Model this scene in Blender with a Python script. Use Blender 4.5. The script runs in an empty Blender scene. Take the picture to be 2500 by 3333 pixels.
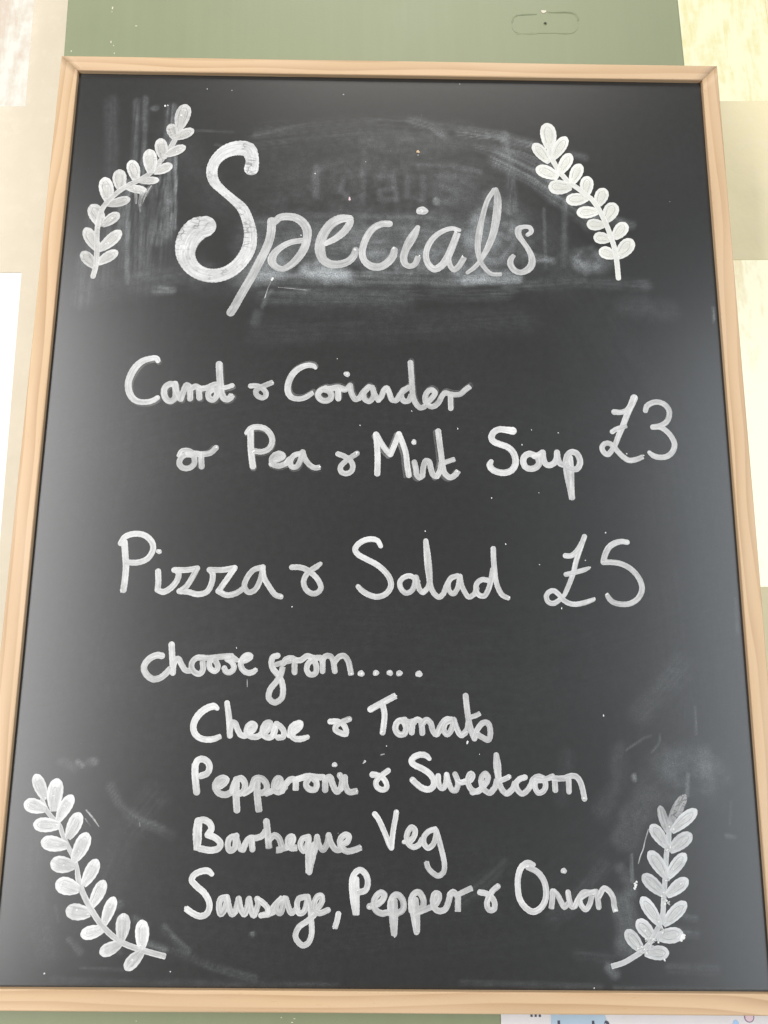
import bpy, bmesh, math, random
import numpy as np
from mathutils import Vector, Matrix
random.seed(7); RNG = np.random.RandomState(11)
sc = bpy.context.scene
C = sc.collection
# ------------------------------------------------------------ camera
cam = bpy.data.cameras.new('camera'); camo = bpy.data.objects.new('camera', cam); C.objects.link(camo)
cam.sensor_fit = 'VERTICAL'; cam.sensor_height = 33.33; cam.lens = 25.03; cam.clip_start = 0.01; cam.clip_end = 50
rt, up, fw = [Vector(r) for r in [[0.99991,-0.009423,0.009544],[-0.011162,-0.190149,0.981692],[0.007436,0.98171,0.190237]]]
M = Matrix((( rt.x, up.x, -fw.x, [-0.00766,-0.64949,0.24742][0]), (rt.y, up.y, -fw.y, [-0.00766,-0.64949,0.24742][1]), (rt.z, up.z, -fw.z, [-0.00766,-0.64949,0.24742][2]), (0, 0, 0, 1)))
camo.matrix_world = M
sc.camera = camo
sc.render.resolution_x = 768; sc.render.resolution_y = 1024
# ------------------------------------------------------------ world and lamps (a room lit from its ceiling, with two added side lamps)
W = bpy.data.worlds.new('World'); sc.world = W; W.use_nodes = True
W.node_tree.nodes['Background'].inputs[0].default_value = (1.0, 0.99, 0.97, 1)
W.node_tree.nodes['Background'].inputs[1].default_value = 0.34
def area(name, loc, target, sx, sy, power, col=(1, 1, 1)):
    l = bpy.data.lights.new(name, 'AREA'); l.shape = 'RECTANGLE'; l.size = sx; l.size_y = sy; l.energy = power; l.color = col
    o = bpy.data.objects.new(name, l); C.objects.link(o); o.location = loc
    o.rotation_euler = (Vector(target) - Vector(loc)).to_track_quat('-Z', 'Y').to_euler()
    return o
area('ceiling_light', (0.2, -2.0, 3.6), (0, 0, 0.4), 1.8, 1.2, 50, (1, 0.96, 0.89))
area('left_sheen_lamp', (-1.55, -1.95, 0.48), (-1.49, 0, 0.48), 0.80, 2.6, 70, (1.0, 0.985, 0.985))  # added unseen lamp: sheen on the board's left edge, also a main light
area('right_sheen_lamp', (1.72, -1.95, 0.22), (1.67, 0, 0.22), 1.2, 2.6, 42, (0.86, 0.93, 1.0))  # second added lamp out of view: weaker, bluish sheen at the right edge
sc.view_settings.view_transform = 'Standard'; sc.view_settings.look = 'None'
sc.view_settings.exposure = 0; sc.view_settings.gamma = 1; sc.view_settings.use_curve_mapping = False
sc.cycles.transparent_max_bounces = 24; sc.cycles.max_bounces = 6
# ------------------------------------------------------------ helpers
def tag(o, label=None, cat=None, group=None, kind=None):
    if label: o['label'] = label
    if cat: o['category'] = cat
    if group: o['group'] = group
    if kind: o['kind'] = kind
    return o
def empty(name, loc=(0, 0, 0), parent=None):
    o = bpy.data.objects.new(name, None); C.objects.link(o); o.empty_display_size = 0.02
    o.location = loc
    if parent: o.parent = parent
    return o
def mesh_obj(name, verts, faces, mats, parent=None, uvs=None, fmat=None, smooth=False, loc=None):
    me = bpy.data.meshes.new(name); me.from_pydata([tuple(v) for v in verts], [], [tuple(q) for q in faces])
    for m in (mats if isinstance(mats, (list, tuple)) else [mats]): me.materials.append(m)
    if uvs is not None:
        ul = me.uv_layers.new(name='UVMap'); idx = np.empty(len(me.loops), np.int32); me.loops.foreach_get('vertex_index', idx)
        ul.data.foreach_set('uv', np.asarray(uvs, np.float32)[idx].ravel())
    if fmat is not None: me.polygons.foreach_set('material_index', np.asarray(fmat, np.int32))
    if smooth: me.polygons.foreach_set('use_smooth', np.ones(len(me.polygons), bool))
    me.update()
    o = bpy.data.objects.new(name, me); C.objects.link(o)
    if parent: o.parent = parent
    if loc: o.location = loc
    return o
def bm_obj(name, bm, mats, parent=None, loc=None, smooth=False):
    me = bpy.data.meshes.new(name); bm.to_mesh(me); bm.free()
    for m in (mats if isinstance(mats, (list, tuple)) else [mats]): me.materials.append(m)
    if smooth: me.polygons.foreach_set('use_smooth', np.ones(len(me.polygons), bool))
    o = bpy.data.objects.new(name, me); C.objects.link(o)
    if parent: o.parent = parent
    if loc: o.location = loc
    return o
def box_bm(x0, x1, y0, y1, z0, z1, bev=0, seg=2):
    bm = bmesh.new(); bmesh.ops.create_cube(bm, size=1)
    for v in bm.verts:
        v.co = Vector(((x0 + x1) / 2 + v.co.x * (x1 - x0), (y0 + y1) / 2 + v.co.y * (y1 - y0), (z0 + z1) / 2 + v.co.z * (z1 - z0)))
    if bev: bmesh.ops.bevel(bm, geom=bm.edges[:], offset=bev, segments=seg, affect='EDGES', profile=0.5)
    return bm
class N:                                             # tiny node helper
    def __init__(s, name):
        s.m = bpy.data.materials.new(name); s.m.use_nodes = True; s.t = s.m.node_tree; s.t.nodes.clear()
        s.out = s.t.nodes.new('ShaderNodeOutputMaterial')
    def n(s, typ, **k):
        q = s.t.nodes.new('ShaderNode' + typ)
        for a, b in k.items():
            if a == 'i':
                for kk, vv in b.items():
                    if isinstance(vv, bpy.types.NodeSocket): s.t.links.new(vv, q.inputs[kk])
                    else: q.inputs[kk].default_value = vv
            else: setattr(q, a, b)
        return q
    def math(s, op, a, b=None, c=None, clamp=False):
        q = s.n('Math', operation=op, use_clamp=clamp)
        for k, x in enumerate((a, b, c)):
            if x is None: continue
            if isinstance(x, bpy.types.NodeSocket): s.t.links.new(x, q.inputs[k])
            else: q.inputs[k].default_value = x
        return q.outputs[0]
    def ramp(s, fac, stops):
        q = s.n('ValToRGB'); el = q.color_ramp.elements
        while len(el) < len(stops): el.new(0.5)
        for e, (p, col) in zip(el, stops):
            e.position = p; e.color = (*col, 1) if len(col) == 3 else col
        s.t.links.new(fac, q.inputs[0]); return q.outputs[0]
    def mapr(s, x, a, b, c, d):
        q = s.n('MapRange', i={0: x, 1: a, 2: b, 3: c, 4: d}); return q.outputs[0]
    def noise(s, vec, scale, detail=3, rough=0.55, dist=0):
        q = s.n('TexNoise', i={'Scale': scale, 'Detail': detail, 'Roughness': rough, 'Distortion': dist})
        if vec is not None: s.t.links.new(vec, q.inputs['Vector'])
        return q.outputs[0]
    def scale(s, vec, sx, sy, sz, loc=(0, 0, 0)):
        q = s.n('Mapping', i={'Vector': vec, 'Scale': (sx, sy, sz), 'Location': loc}); return q.outputs[0]
    def mix(s, f, a, b, blend='MIX'):
        q = s.n('Mix', data_type='RGBA', blend_type=blend)
        for sock, x in ((q.inputs[0], f), (q.inputs[6], a), (q.inputs[7], b)):
            if isinstance(x, bpy.types.NodeSocket): s.t.links.new(x, sock)
            else: sock.default_value = x if not isinstance(x, tuple) else ((*x, 1) if len(x) == 3 else x)
        return q.outputs[2]
    def bump(s, h, strength=0.3, dist=0.001):
        return s.n('Bump', i={'Strength': strength, 'Distance': dist, 'Height': h}).outputs[0]
    def principled(s, **i):
        return s.n('BsdfPrincipled', i=i).outputs[0]
    def done(s, sh):
        s.t.links.new(sh, s.out.inputs[0]); return s.m
# ------------------------------------------------------------ materials
def m_paint(name, col, col2, rough, spec=0.5, bs=0.12, streak=True):
    m = N(name); co = m.n('TexCoord').outputs['Object']
    v = m.noise(co, 9, 4); st = m.noise(m.scale(co, 260, 260, 9), 1.0, 3)
    big = m.noise(co, 2.2, 2)
    c = m.mix(m.mapr(v, 0.3, 0.7, 0, 1), col, col2)
    h = m.math('ADD', m.math('MULTIPLY', st, 0.5), m.math('MULTIPLY', m.noise(co, 420, 3), 0.5))
    st2 = m.noise(m.scale(co, 90, 90, 5), 1.0, 4, 0.6)
    c = m.mix(m.mapr(st2, 0.42, 0.66, 0, 0.32), c, tuple(x * 1.14 for x in col))
    scf = m.noise(m.scale(co, 60, 60, 210), 1.0, 4, 0.7)
    c = m.mix(m.mapr(scf, 0.68, 0.74, 0, 0.4), c, tuple(x * 0.72 for x in col))
    c = m.mix(m.math('MULTIPLY', m.mapr(big, 0.35, 0.7, 0, 1), 0.25), c, tuple(x * 0.88 for x in col))
    r = m.mapr(v, 0.3, 0.7, rough - 0.05, rough + 0.06)
    return m.done(m.principled(**{'Base Color': c, 'Roughness': r, 'Specular IOR Level': spec, 'Normal': m.bump(h, bs, 0.0006)}))
M_GREEN = m_paint('green_paint', (0.232, 0.258, 0.150), (0.256, 0.276, 0.158), 0.42, 0.5, 0.22)
def m_cream(name, k):
    m = N(name); co = m.n('TexCoord').outputs['Object']
    v = m.noise(co, 14, 5, 0.6); f = m.noise(co, 70, 4, 0.6); g = m.noise(co, 5, 2)
    c = m.mix(m.mapr(v, 0.3, 0.7, 0, 1), (0.65 * k[0], 0.58 * k[1], 0.455 * k[2]), (0.705 * k[0], 0.63 * k[1], 0.505 * k[2]))
    c = m.mix(m.mapr(f, 0.55, 0.75, 0, 0.35), c, (0.76, 0.69, 0.56))
    c = m.mix(m.mapr(g, 0.55, 0.75, 0, 0.3), c, (0.62, 0.535, 0.39))
    h = m.math('ADD', m.math('MULTIPLY', v, 1.0), m.math('MULTIPLY', f, 0.5))
    return m.done(m.principled(**{'Base Color': c, 'Roughness': 0.75, 'Specular IOR Level': 0.3, 'Normal': m.bump(h, 0.5, 0.002)}))
M_CREAM = m_cream('cream_plaster', (1, 1, 1)); M_YELLOW = m_cream('yellowed_plaster', (1.15, 1.13, 0.93))
def m_emissive(name, hi, lo, strength, sx, thr, seed):
    # emissive surface, its colour mottled and streaked by noise
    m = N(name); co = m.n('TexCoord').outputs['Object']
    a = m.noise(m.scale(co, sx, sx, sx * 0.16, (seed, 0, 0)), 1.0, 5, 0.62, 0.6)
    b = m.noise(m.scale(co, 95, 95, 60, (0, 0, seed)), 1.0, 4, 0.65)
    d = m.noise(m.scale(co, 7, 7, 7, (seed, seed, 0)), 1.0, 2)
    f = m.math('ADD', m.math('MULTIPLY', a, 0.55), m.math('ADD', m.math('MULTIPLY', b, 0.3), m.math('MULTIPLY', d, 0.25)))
    mottle = m.mapr(f, thr, thr + 0.12, 0, 1)
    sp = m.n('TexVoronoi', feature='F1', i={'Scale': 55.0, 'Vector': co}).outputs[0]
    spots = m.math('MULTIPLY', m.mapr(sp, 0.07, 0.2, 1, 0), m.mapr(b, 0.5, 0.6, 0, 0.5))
    mottle = m.math('MAXIMUM', mottle, spots)
    c = m.mix(mottle, hi, lo)
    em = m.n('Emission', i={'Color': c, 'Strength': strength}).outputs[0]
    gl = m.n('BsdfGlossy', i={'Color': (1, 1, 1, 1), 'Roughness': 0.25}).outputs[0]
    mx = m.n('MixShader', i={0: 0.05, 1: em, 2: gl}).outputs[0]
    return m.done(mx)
M_EMIT_L1 = m_emissive('emissive_mottled', (1.0, 0.985, 0.87), (0.88, 0.74, 0.60), 1.06, 48, 0.51, 1.3)
M_EMIT_L2 = m_emissive('emissive_bright', (1.0, 0.99, 0.90), (0.96, 0.86, 0.70), 1.04, 40, 0.585, 4.1)
M_EMIT_R1 = m_emissive('emissive_streaked', (1.0, 0.99, 0.68), (0.93, 0.85, 0.46), 1.06, 80, 0.555, 2.2)
M_EMIT_R2 = m_emissive('emissive_speckled', (1.0, 0.98, 0.72), (0.88, 0.77, 0.50), 1.03, 70, 0.57, 7.7)
def m_wood():
    m = N('pine_wood'); uv = m.n('UVMap').outputs[0]
    oi = m.n('ObjectInfo'); rnd = oi.outputs['Random']
    cmb = m.n('CombineXYZ', i={0: m.math('MULTIPLY', rnd, 37.0), 1: m.math('MULTIPLY', rnd, 11.0), 2: rnd}).outputs[0]
    p = m.n('VectorMath', operation='ADD', i={0: uv, 1: cmb}).outputs[0]
    warp = m.noise(m.scale(p, 3.0, 14, 1), 1.0, 2, 0.5)
    sx = m.n('SeparateXYZ', i={0: p})
    across = m.math('ADD', sx.outputs[1], m.math('MULTIPLY', warp, 0.030))
    ring = m.math('FRACT', m.math('MULTIPLY', across, 118.0))
    late = m.math('POWER', ring, 1.9)
    late = m.math('MULTIPLY', late, m.mapr(ring, 0.93, 1.0, 1, 0))
    wob = m.noise(m.scale(p, 5, 90, 1), 1.0, 3)
    late = m.math('MULTIPLY', late, m.mapr(wob, 0.3, 0.7, 0.45, 1.0))
    fib = m.noise(m.scale(p, 30, 2600, 1), 1.0, 3, 0.6)
    c = m.mix(late, (0.61, 0.425, 0.248), (0.41, 0.242, 0.122))
    c = m.mix(m.mapr(fib, 0.35, 0.75, 0, 0.28), c, (0.49, 0.325, 0.185))
    pores = m.noise(m.scale(p, 120, 1500, 1), 1.0, 2)
    c = m.mix(m.mapr(pores, 0.70, 0.76, 0, 0.5), c, (0.40, 0.22, 0.09))
    big = m.noise(m.scale(p, 6, 30, 1), 1.0, 2)
    c = m.mix(m.mapr(big, 0.4, 0.7, 0, 0.4), c, (0.61, 0.445, 0.295))
    kn = m.n('TexVoronoi', feature='F1', i={'Scale': 1.0, 'Vector': m.scale(p, 4.0, 28, 1)}).outputs[0]
    c = m.mix(m.mapr(kn, 0.03, 0.09, 0.75, 0), c, (0.36, 0.19, 0.08))
    return m.done(m.principled(**{'Base Color': c, 'Roughness': m.mapr(fib, 0.3, 0.7, 0.42, 0.55), 'Specular IOR Level': 0.45,
                                  'Normal': m.bump(m.math('ADD', fib, late), 0.12, 0.0004)}))
M_WOOD = m_wood()
def m_board():
    m = N('chalkboard_black'); co = m.n('TexCoord').outputs['Object']
    d = m.n('Attribute', attribute_name='dust').outputs['Fac']
    wrm = m.n('Attribute', attribute_name='dust').outputs['Fac']
    fine = m.noise(co, 900, 3, 0.7); mid = m.noise(co, 160, 4, 0.65)
    grain = m.math('MULTIPLY', m.mapr(fine, 0.3, 0.72, 0.25, 1.75), m.mapr(mid, 0.3, 0.7, 0.65, 1.35))
    dd = m.math('MULTIPLY', d, grain, clamp=True)
    haze = m.math('MULTIPLY', m.noise(co, 6, 4), 0.006)
    dd = m.math('ADD', dd, haze, clamp=True)
    b = m.mix(m.mapr(mid, 0.3, 0.7, 0, 1), (0.0115, 0.0115, 0.0112), (0.0140, 0.0140, 0.0136))
    c = m.mix(dd, b, (0.50, 0.535, 0.55))
    r = m.math('ADD', m.mapr(mid, 0.3, 0.7, 0.275, 0.285), m.math('MULTIPLY', dd, 0.7))
    return m.done(m.principled(**{'Base Color': c, 'Roughness': r, 'Specular IOR Level': 0.74, 'Normal': m.bump(fine, 0.06, 0.0002)}))
M_BOARD = m_board()
def m_chalk(name, lo, hi, a0, a1, streak=1.0, tint=(1, 1, 0.985), crack=0.0, rim=0.05):
    m = N(name); uv = m.n('UVMap').outputs[0]; co = m.n('TexCoord').outputs['Object']
    ed = m.n('Attribute', attribute_name='edge').outputs['Fac']
    s1 = m.noise(m.scale(uv, 45, 780, 1), 1.0, 3, 0.55)          # brush streaks along the stroke
    s2 = m.noise(co, 420, 3, 0.6); s3 = m.noise(co, 55, 3)
    wet = m.noise(m.scale(uv, 110, 330, 1), 1.0, 3, 0.6, 0.8)
    f = m.math('ADD', m.math('MULTIPLY', s1, 0.54 * streak), m.math('ADD', m.math('MULTIPLY', s2, 0.12), m.math('ADD', m.math('MULTIPLY', s3, 0.42), m.math('MULTIPLY', wet, 0.36))))
    f = m.mapr(f, 0.5, 0.96, 0, 1)
    ld = m.n('Attribute', attribute_name='load').outputs['Fac']
    f = m.math('ADD', f, m.math('MULTIPLY', m.math('SUBTRACT', ld, 0.5), 0.75), clamp=True)
    f = m.math('ADD', f, m.math('MULTIPLY', m.mapr(ed, 0.55, 0.85, 0, 1), rim), clamp=True)
    l = m.mapr(f, 0, 1, lo, hi)
    al = m.mapr(f, 0, 1, a0, a1)
    if crack:
        v = m.n('TexVoronoi', feature='DISTANCE_TO_EDGE', i={'Scale': 1.0, 'Vector': m.scale(co, 120, 120, 250)}).outputs[0]
        cr = m.math('MULTIPLY', m.mapr(v, 0.03, 0.09, 1, 0), m.mapr(m.noise(co, 48, 3), 0.52, 0.62, 0, 1))
        thin = m.math('MULTIPLY', m.mapr(m.noise(m.scale(co, 70, 70, 160), 1.0, 4, 0.7), 0.56, 0.68, 0, 0.8), m.mapr(m.noise(co, 30, 2), 0.50, 0.6, 0, 1))
        al = m.math('SUBTRACT', al, m.math('MULTIPLY', m.math('MAXIMUM', cr, thin), crack), clamp=True)
    c = m.n('CombineXYZ', i={0: m.math('MULTIPLY', l, tint[0]), 1: m.math('MULTIPLY', l, tint[1]), 2: m.math('MULTIPLY', l, tint[2])}).outputs[0]
    h = m.math('ADD', m.math('MULTIPLY', s1, 0.6), m.math('ADD', m.math('MULTIPLY', wet, 0.6), m.math('MULTIPLY', s2, 0.2)))
    return m.done(m.principled(**{'Base Color': c, 'Roughness': 0.7, 'Specular IOR Level': 0.25, 'Alpha': al, 'Normal': m.bump(h, 0.2, 0.0004)}))
M_CH = [m_chalk('chalk_ink', 0.45, 0.68, 0.70, 0.99, 1.0, (1, 1, 0.985), 0.45), m_chalk('chalk_ink_soft', 0.45, 0.68, 0.66, 0.98),
        m_chalk('chalk_ink_fresh', 0.47, 0.74, 0.70, 1.0), m_chalk('chalk_ink_brushed', 0.44, 0.68, 0.66, 0.98, 1.15)]
M_GHOST = m_chalk('chalk_ghost', 0.28, 0.40, 0.0, 0.42)
M_BLOB = m_chalk('chalk_dried_drop', 0.70, 0.86, 0.95, 1.0, 0.4)
M_LEAF = {'TL': m_chalk('chalk_leaf_mixed', 0.52, 0.70, 0.66, 0.98, 0.8, (1, 0.99, 0.955), 0.25, 0.3), 'TR': m_chalk('chalk_leaf_cream', 0.64, 0.80, 0.86, 1.0, 0.6, (1, 0.995, 0.93), 0, 0.3),
          'BL': m_chalk('chalk_leaf_pale', 0.52, 0.72, 0.62, 0.98, 0.9, (1, 1, 0.985), 0, 0.35), 'BR': m_chalk('chalk_leaf_grey', 0.48, 0.64, 0.76, 0.98, 0.8, (0.985, 1, 1), 0, 0.25)}
M_VEIN = {'TL': m_chalk('chalk_vein_mixed', 0.62, 0.80, 0.0, 0.95, 0.8, (1, 0.985, 0.90)), 'TR': m_chalk('chalk_vein_cream', 0.78, 0.88, 0.2, 1.0, 0.7, (1, 0.99, 0.90)),
          'BL': m_chalk('chalk_vein_pale', 0.64, 0.82, -0.1, 0.9, 0.8), 'BR': m_chalk('chalk_vein_grey', 0.58, 0.74, 0.3, 1.0, 0.8, (0.99, 1, 0.985))}
M_RIM = {'TL': m_chalk('chalk_leaf_line_mixed', 0.32, 0.42, -0.3, 0.7, 1.0), 'TR': m_chalk('chalk_leaf_line_cream', 0.50, 0.58, -0.1, 0.75, 1.0, (1, 0.99, 0.93)),
         'BL': m_chalk('chalk_leaf_line_pale', 0.34, 0.44, -0.5, 0.6, 1.0), 'BR': m_chalk('chalk_leaf_line_grey', 0.33, 0.42, -0.2, 0.7, 1.0)}
M_DRY = m_chalk('chalk_dry_brushed', 0.36, 0.60, -0.3, 0.95, 1.2)
M_THIN = m_chalk('chalk_thin_leaf', 0.46, 0.64, 0.42, 1.0, 0.9, (1, 1, 1), 0.3)
def m_plain(name, col, rough=0.6, bs=0.1):
    m = N(name); co = m.n('TexCoord').outputs['Object']; v = m.noise(co, 60, 4)
    c = m.mix(m.mapr(v, 0.3, 0.7, 0, 1), tuple(x * 0.95 for x in col), tuple(min(1, x * 1.04) for x in col))
    return m.done(m.principled(**{'Base Color': c, 'Roughness': rough, 'Normal': m.bump(m.noise(co, 500, 2), bs, 0.0003)}))
M_PAPER = m_plain('poster_paper', (0.70, 0.665, 0.655), 0.55)
M_BLUE = m_plain('poster_blue', (0.42, 0.53, 0.62), 0.55)
M_SKY = m_plain('poster_sky_blue', (0.36, 0.53, 0.75), 0.55)
M_INK = m_plain('poster_ink', (0.06, 0.065, 0.09), 0.55)
M_MAUVE = m_plain('poster_mauve', (0.23, 0.16, 0.25), 0.55)
M_PINK = m_plain('poster_pink', (0.70, 0.52, 0.55), 0.55)
M_CHIP = m_plain('bare_plaster', (0.72, 0.66, 0.54), 0.8)
M_HOLE = m_plain('screw_hole_dark', (0.03, 0.035, 0.02), 0.8)
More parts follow.
